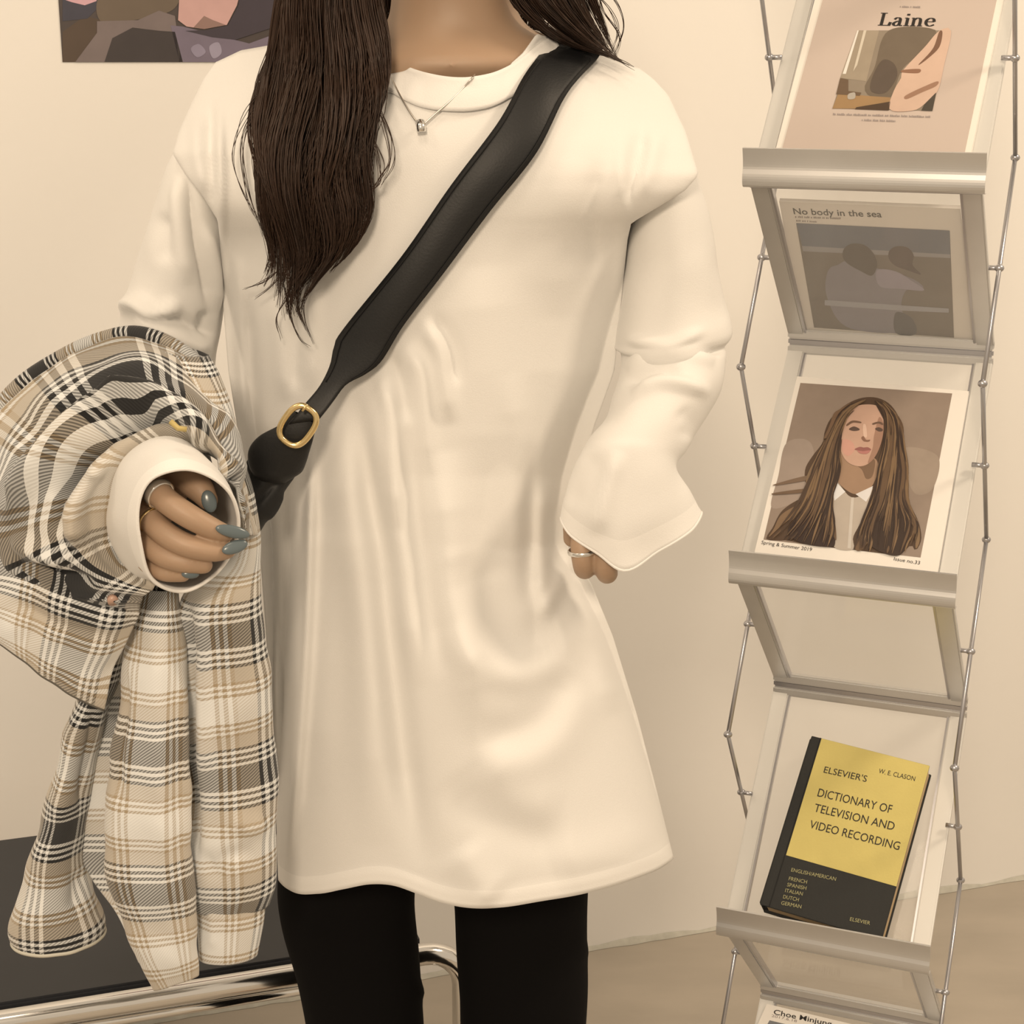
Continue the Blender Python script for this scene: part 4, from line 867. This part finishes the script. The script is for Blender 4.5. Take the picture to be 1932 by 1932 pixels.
# dense underlayers so the mass is opaque
def under(gs, shrink, yfun, extra, a0, a1, nu=26):
    G = np.zeros((60, nu, 3))
    for i in range(nu):
        dome = math.sin(math.pi * i / (nu - 1)) ** .5
        for j in range(60):
            sh = shrink + .36 * max(0, (j / 59 - .72) / .28) ** 1.2
            lam = (sh + (1 - 2 * sh) * i / (nu - 1)) * (len(gs) - 1); k = min(int(lam), len(gs) - 2); l = lam - k; g = gs[k] * (1 - l) + gs[k + 1] * l
            t = a0 + (a1 - a0) * j / 59 * 59; x, y = [np.interp(t, np.arange(60), g[:, q]) for q in (0, 1)]
            G[j, i] = p(x, y, yfun(x, y, extra * dome))
    b = len(HV); HV.extend(G.reshape(-1, 3)); HF.extend([tuple(b + q for q in f) for f in gfaces(60, nu)])
under(guides, .08, hy, .014, 0, .90); under(right, .05, hyr, .012, 0, .9)
# cap of hair round the head, open at the face
cap = np.zeros((24, 48, 3))
for j in range(24):
    el = math.pi / 2 - (math.pi * .62) * j / 23
    for i in range(48):
        az = math.radians(40) + (math.radians(280)) * i / 47 if j > 10 else math.radians(40 * max(0, j - 8) / 2.) + math.radians(360 - 40 * max(0, j - 8)) * i / 47
        d = np.array([math.sin(az) * math.cos(el), -math.cos(az) * math.cos(el), math.sin(el)])
        cap[j, i] = hc + [0, .012, .022] + d * [.084, .106, .112]
b = len(HV); HV.extend(cap.reshape(-1, 3)); HF.extend([tuple(b + q for q in f) for f in gfaces(24, 48)])
hair = mesh('hair', HV, HF, m_hair, person); hair['label'] = 'long wavy dark brown hair falling over one shoulder'

# ------------------------------------------------------------------ plaid shirt over the arm
def plaid(name='plaid_flannel', thread=46):
    m = bpy.data.materials.new(name); m.use_nodes = True; nt = m.node_tree; b = nt.nodes['Principled BSDF']; b.inputs['Roughness'].default_value = .95; b.inputs['Sheen Weight'].default_value = .25
    uv = nt.nodes.new('ShaderNodeUVMap'); sp = nt.nodes.new('ShaderNodeSeparateXYZ'); nt.links.new(uv.outputs[0], sp.inputs[0])
    cream, beige, tan, char, blk = ph(232,214,184), ph(190,166,132), ph(168,138,98), ph(54,49,42,.66), ph(24,21,18,.55)
    stops = [(0, char)]
    x = .17
    for k in range(3): stops += [(x, cream), (x + .022, blk)]; x += .044
    stops += [(x, beige)]; x = .40
    for k in range(3): stops += [(x, tan), (x + .02, cream)]; x += .04
    stops += [(x, cream)]; x = .66
    for k in range(3): stops += [(x, cream), (x + .02, tan)]; x += .04
    stops += [(x, beige)]; x = .868
    for k in range(3): stops += [(x, blk), (x + .022, cream)]; x += .044
    def ramp(sock):
        fr = nt.nodes.new('ShaderNodeMath'); fr.operation = 'FRACT'; nt.links.new(sock, fr.inputs[0])
        r = nt.nodes.new('ShaderNodeValToRGB'); r.color_ramp.interpolation = 'CONSTANT'; e = r.color_ramp.elements
        while len(e) > 1: e.remove(e[-1])
        e[0].position = 0; e[0].color = (*stops[0][1], 1)
        for pos, c in stops[1:]: q = e.new(pos); q.color = (*c, 1)
        nt.links.new(fr.outputs[0], r.inputs[0]); return r.outputs[0]
    cu, cv = ramp(sp.outputs[0]), ramp(sp.outputs[1])
    ad = nt.nodes.new('ShaderNodeMath'); ad.operation = 'ADD'; nt.links.new(sp.outputs[0], ad.inputs[0]); nt.links.new(sp.outputs[1], ad.inputs[1])
    mu = nt.nodes.new('ShaderNodeMath'); mu.operation = 'MULTIPLY'; mu.inputs[1].default_value = 2 * math.pi * thread; nt.links.new(ad.outputs[0], mu.inputs[0])
    sn = nt.nodes.new('ShaderNodeMath'); sn.operation = 'SINE'; nt.links.new(mu.outputs[0], sn.inputs[0])
    mr = nt.nodes.new('ShaderNodeMapRange'); mr.inputs[1].default_value = -.5; mr.inputs[2].default_value = .5; mr.inputs[3].default_value = .36; mr.inputs[4].default_value = .80; nt.links.new(sn.outputs[0], mr.inputs[0])
    mx = nt.nodes.new('ShaderNodeMix'); mx.data_type = 'RGBA'; nt.links.new(mr.outputs[0], mx.inputs[0]); nt.links.new(cu, mx.inputs[6]); nt.links.new(cv, mx.inputs[7])
    nt.links.new(mx.outputs[2], b.inputs['Base Color'])
    bp = nt.nodes.new('ShaderNodeBump'); bp.inputs['Strength'].default_value = .15; bp.inputs['Distance'].default_value = .0008; nt.links.new(sn.outputs[0], bp.inputs['Height']); nt.links.new(bp.outputs[0], b.inputs['Normal'])
    return m
m_plaid = plaid(); m_plaid2 = plaid('plaid_flannel_wide', 72); PER = .141 * K
pls = empty('plaid_shirt', p(300, 1100, 1.46)); tag(pls, 'cream and charcoal plaid flannel shirt draped over the forearm', 'shirt')
def puv(G, closed, uo, vo, us=1., vs=1.):
    nv, nu = G.shape[:2]; H = np.concatenate([G, G[:, :1]], 1) if closed else G
    du = np.linalg.norm(np.diff(H, axis=1), axis=-1).mean(0); dv = np.linalg.norm(np.diff(G, axis=0), axis=-1).mean(1)
    u = np.concatenate([[0], np.cumsum(du)])[:nu] / PER * us + uo; v = np.concatenate([[0], np.cumsum(dv)]) / PER * vs + vo
    return np.stack(np.meshgrid(u, v), -1).reshape(-1, 2)
def ptube(name, rows, nu, nv, folds, uo, vo, noise=.002, seed=0, parent=None, us=1., vs=1., label=None):
    G = loft(rows, nu, nv); uvs = puv(G, True, uo, vo, us, vs); G = displace(G, True, folds, noise, .07, seed)
    o = mesh(name, G.reshape(-1, 3), gfaces(nv, nu, True), m_plaid, parent or pls, uv=uvs, solid=.0014, off=0.)
    if label: o['label'] = label
    return o, G
def psheet(name, rows, nu, nv, folds, uo, vo, noise=.002, seed=0, parent=None, us=1., vs=1., swap=False):
    G = loft([[p(*q) for q in r] for r in rows], nu, nv, False); uvs = puv(G, False, uo, vo, us, vs)
    if swap: uvs = uvs[:, ::-1]
    n = gnormals(G); n = np.where(n[..., 1:2] > 0, -n, n); h = fold_h(proj(G), folds) + noise * K * fbm(G, .07, seed)
    G = G + n * h[..., None]
    return mesh(name, G.reshape(-1, 3), gfaces(nv, nu), m_plaid, parent or pls, uv=uvs, solid=.0014, off=0.), G
# hanging sleeve beside the white top, ending in a gathered cuff
o, G = ptube('sleeve', [rg((285,652),(392,672),1.50,.02), rg((325,715),(420,735),1.475,.022), rg((368,790),(440,800),1.478,.020), rg((418,880),(463,880),1.480,.016), rg((446,950),(476,945),1.480,.012), rg((448,1000),(484,995),1.476,.014), rg((425,1055),(488,1050),1.468,.02), rg((345,1120),(491,1115),1.46,.03), rg((335,1220),(502,1215),1.46,.03), rg((340,1360),(515,1350),1.465,.03), rg((345,1500),(521,1490),1.47,.03), rg((350,1600),(522,1590),1.47,.03), rg((356,1670),(520,1660),1.472,.028), rg((362,1712),(506,1706),1.472,.018)], 60, 150,
  [([(352,1120),(356,1300),(360,1500),(368,1640)], 11, -.016), ([(384,1120),(386,1300),(390,1500)], 14, .006), ([(385,1600),(405,1650),(425,1620),(480,1600)], 16, -.006), ([(440,1540),(470,1560),(500,1540)], 18, .005)], .42, .12, .0025, 4)
ptube('cuff', [rg((370,1704),(498,1700),1.472,.017), rg((372,1716),(500,1712),1.472,.020), rg((374,1760),(494,1756),1.472,.019), rg((378,1806),(486,1800),1.472,.017)], 60, 30, [([(400,1715),(402,1790)], 8, .002)], .42, .35, .001, 6, o)
# long front panel
o2, G = ptube('front_panel', [rg((262,1105),(340,1110),1.452,.012), rg((246,1170),(346,1180),1.446,.016), rg((236,1240),(350,1245),1.442,.018), rg((222,1350),(352,1350),1.44,.02), rg((208,1450),(355,1450),1.44,.022), rg((200,1560),(358,1555),1.44,.022), rg((204,1650),(364,1645),1.44,.02), rg((226,1720),(369,1712),1.442,.018), rg((256,1800),(373,1785),1.444,.014), rg((290,1868),(374,1840),1.446,.006)], 60, 160,
  [([(300,1150),(296,1300),(300,1500),(320,1700)], 26, .006), ([(240,1260),(228,1400),(222,1520)], 9, -.006), ([(340,1250),(348,1450),(352,1650)], 8, .005)], .30, .05, .0025, 8)
# inner layer between sleeve and front panel
psheet('lining_edge', [[(226,1190,1.475),(250,1190,1.47)], [(196,1330,1.48),(240,1330,1.474)], [(165,1470,1.48),(225,1470,1.474)], [(152,1600,1.48),(222,1600,1.474)], [(175,1660,1.478),(240,1660,1.474)], [(222,1725,1.476),(270,1730,1.474)], [(262,1815,1.474),(300,1825,1.472)]], 16, 80, [], .55, .4, .002, 3)
# the other sleeve, flaring to its cuff
o3, G = ptube('sleeve', [rg((205,1180),(255,1182),1.475,.014), rg((168,1265),(228,1270),1.475,.02), rg((138,1330),(204,1345),1.475,.024), rg((112,1425),(182,1440),1.478,.026), rg((84,1530),(164,1525),1.48,.028), rg((60,1610),(156,1610),1.482,.03), rg((38,1690),(172,1680),1.484,.034), rg((21,1750),(197,1735),1.485,.038), rg((24,1772),(194,1762),1.485,.037)], 60, 120,
  [([(150,1340),(128,1450),(108,1560)], 14, .006), ([(180,1330),(160,1440),(150,1540)], 9, -.006), ([(150,1640),(140,1720)], 14, -.005)], .72, .62, .0025, 12, us=1.0)
V, Fc = tube_v(np.vstack([G[-1], G[-1][:1]]), .002, 6, False); mesh('cuff_edge', V, Fc, mat('plaid_hem', ph(206, 186, 150), .9), o3)
# loose flap below the arm
o4, G = psheet('shirt_flap', [[(-60,1030,1.43),(40,1050,1.422),(120,1082,1.418),(200,1110,1.418),(268,1125,1.424)], [(-60,1080,1.425),(40,1100,1.415),(120,1130,1.41),(200,1155,1.41),(262,1160,1.418)], [(-60,1130,1.425),(30,1160,1.414),(110,1195,1.408),(190,1215,1.41),(240,1200,1.42)], [(-50,1175,1.43),(20,1205,1.418),(100,1250,1.412),(170,1275,1.414),(212,1265,1.424)], [(-40,1195,1.435),(10,1222,1.422),(90,1282,1.416),(150,1318,1.418),(196,1338,1.428)]], 70, 60,
  [([(60,1100),(160,1150),(250,1170)], 22, .007), ([(20,1130),(120,1180),(220,1200)], 12, -.004)], .35, .02, .003, 14, vs=1.15)
tube('flap_edge', cr(G[-1], 40), .0012, mat('plaid_hem_dark', ph(96, 84, 66), .9), o4, 6)
tube('button', [p(212, 1128, 1.404), p(214, 1136, 1.400)], [.0045, .0045], mat('horn_button', ph(190, 142, 108), .3), o4, 12)
# the bulk of the shirt wound round the forearm: swirling from the cuff to the outer fold
outer = [(484,1010),(470,930),(452,850),(436,790),(412,735),(370,682),(305,640),(232,628),(150,657),(62,708),(0,768),(-45,860),(-60,960),(-50,1050),(-20,1120),(80,1160),(180,1170),(262,1165)]
mid = [(462,1010),(450,930),(426,862),(400,815),(372,775),(330,745),(285,735),(238,745),(180,775),(115,825),(62,880),(25,945),(10,1005),(25,1055),(70,1095),(130,1120),(200,1130),(264,1132)]
inn = [(466,1000),(455,930),(424,880),(392,854),(362,842),(330,836),(300,836),(272,846),(250,866),(236,894),(228,925),(222,960),(220,1000),(228,1030),(244,1052),(262,1072),(280,1085),(300,1100)]
outer, mid, inn = [cr([(a, b, 0) for a, b in q], 19)[:, :2] for q in (outer, mid, inn)]
Yo = np.interp(np.arange(19), [0,4,8,12,16,18], [1.47,1.50,1.52,1.50,1.46,1.44]); rows = []
for f, lift in ((0, 0), (.12, .025), (.28, .045), (.42, .055), (.55, .05), (.68, .055), (.82, .05), (.93, .03), (1.0, .0)):
    q = outer * (1 - f) ** 1 * max(0, 1 - 2 * f) + mid * (1 - abs(2 * f - 1)) + inn * max(0, 2 * f - 1) if False else (outer + (mid - outer) * min(1, 2 * f) if f < .5 else mid + (inn - mid) * (2 * f - 1))
    Yr = Yo * (1 - f) + np.interp(np.arange(19), [0, 3, 9, 18], [1.455, 1.445, 1.425, 1.435]) * f - lift * .8
    rows.append([(a, b, y) for (a, b), y in zip(q, Yr)])
o5, G = psheet('wound_body', rows, 190, 90, [
  ([(330,735),(230,770),(150,830),(70,905),(5,985)], 18, .030), ([(300,770),(220,815),(160,870),(110,950)], 18, -.034), ([(200,850),(160,905),(142,965),(150,1035)], 14, .030), ([(178,860),(130,930),(110,1010)], 15, -.016), ([(180,1000),(200,1050),(240,1085)], 16, -.006),
  ([(210,800),(260,762),(320,768),(370,810),(395,850)], 12, .014), ([(230,822),(280,790),(330,798),(368,830)], 9, -.012), ([(60,800),(140,740),(240,700),(330,700)], 22, .008), ([(40,860),(100,800),(170,760)], 14, -.010), ([(20,1010),(70,1040),(140,1060)], 16, .012), ([(20,1060),(90,1085),(180,1100)], 12, -.012),
  ([(400,760),(425,830),(450,920)], 12, .010)], .35, .68, .004, 21, us=.6, vs=.68)
o5.data.materials[0] = m_plaid2
# rolled outer edge of the wound cloth
eo = np.array([p(a, b, y) for (a, b), y in zip(outer[3:15], (Yo - .002)[3:15])]); path = cr(eo, 90)
V, Fc = tube_v(path, .0075 * K * np.interp(np.linspace(0, 1, 90), [0, .1, .8, 1], [.35, .8, 1.1, .8]), 12); uu = np.stack([np.tile(np.linspace(.02, .14, 12), 90), np.repeat(np.linspace(0, 4.2, 90), 12)], -1)
mesh('rolled_edge', V, Fc, m_plaid, o5, uv=uu)
tube('care_label', [p(322, 795, 1.368), p(336, 808, 1.366), p(352, 810, 1.368)], .0022, mat('gold_label', ph(198, 162, 88), .5), o5, 6)
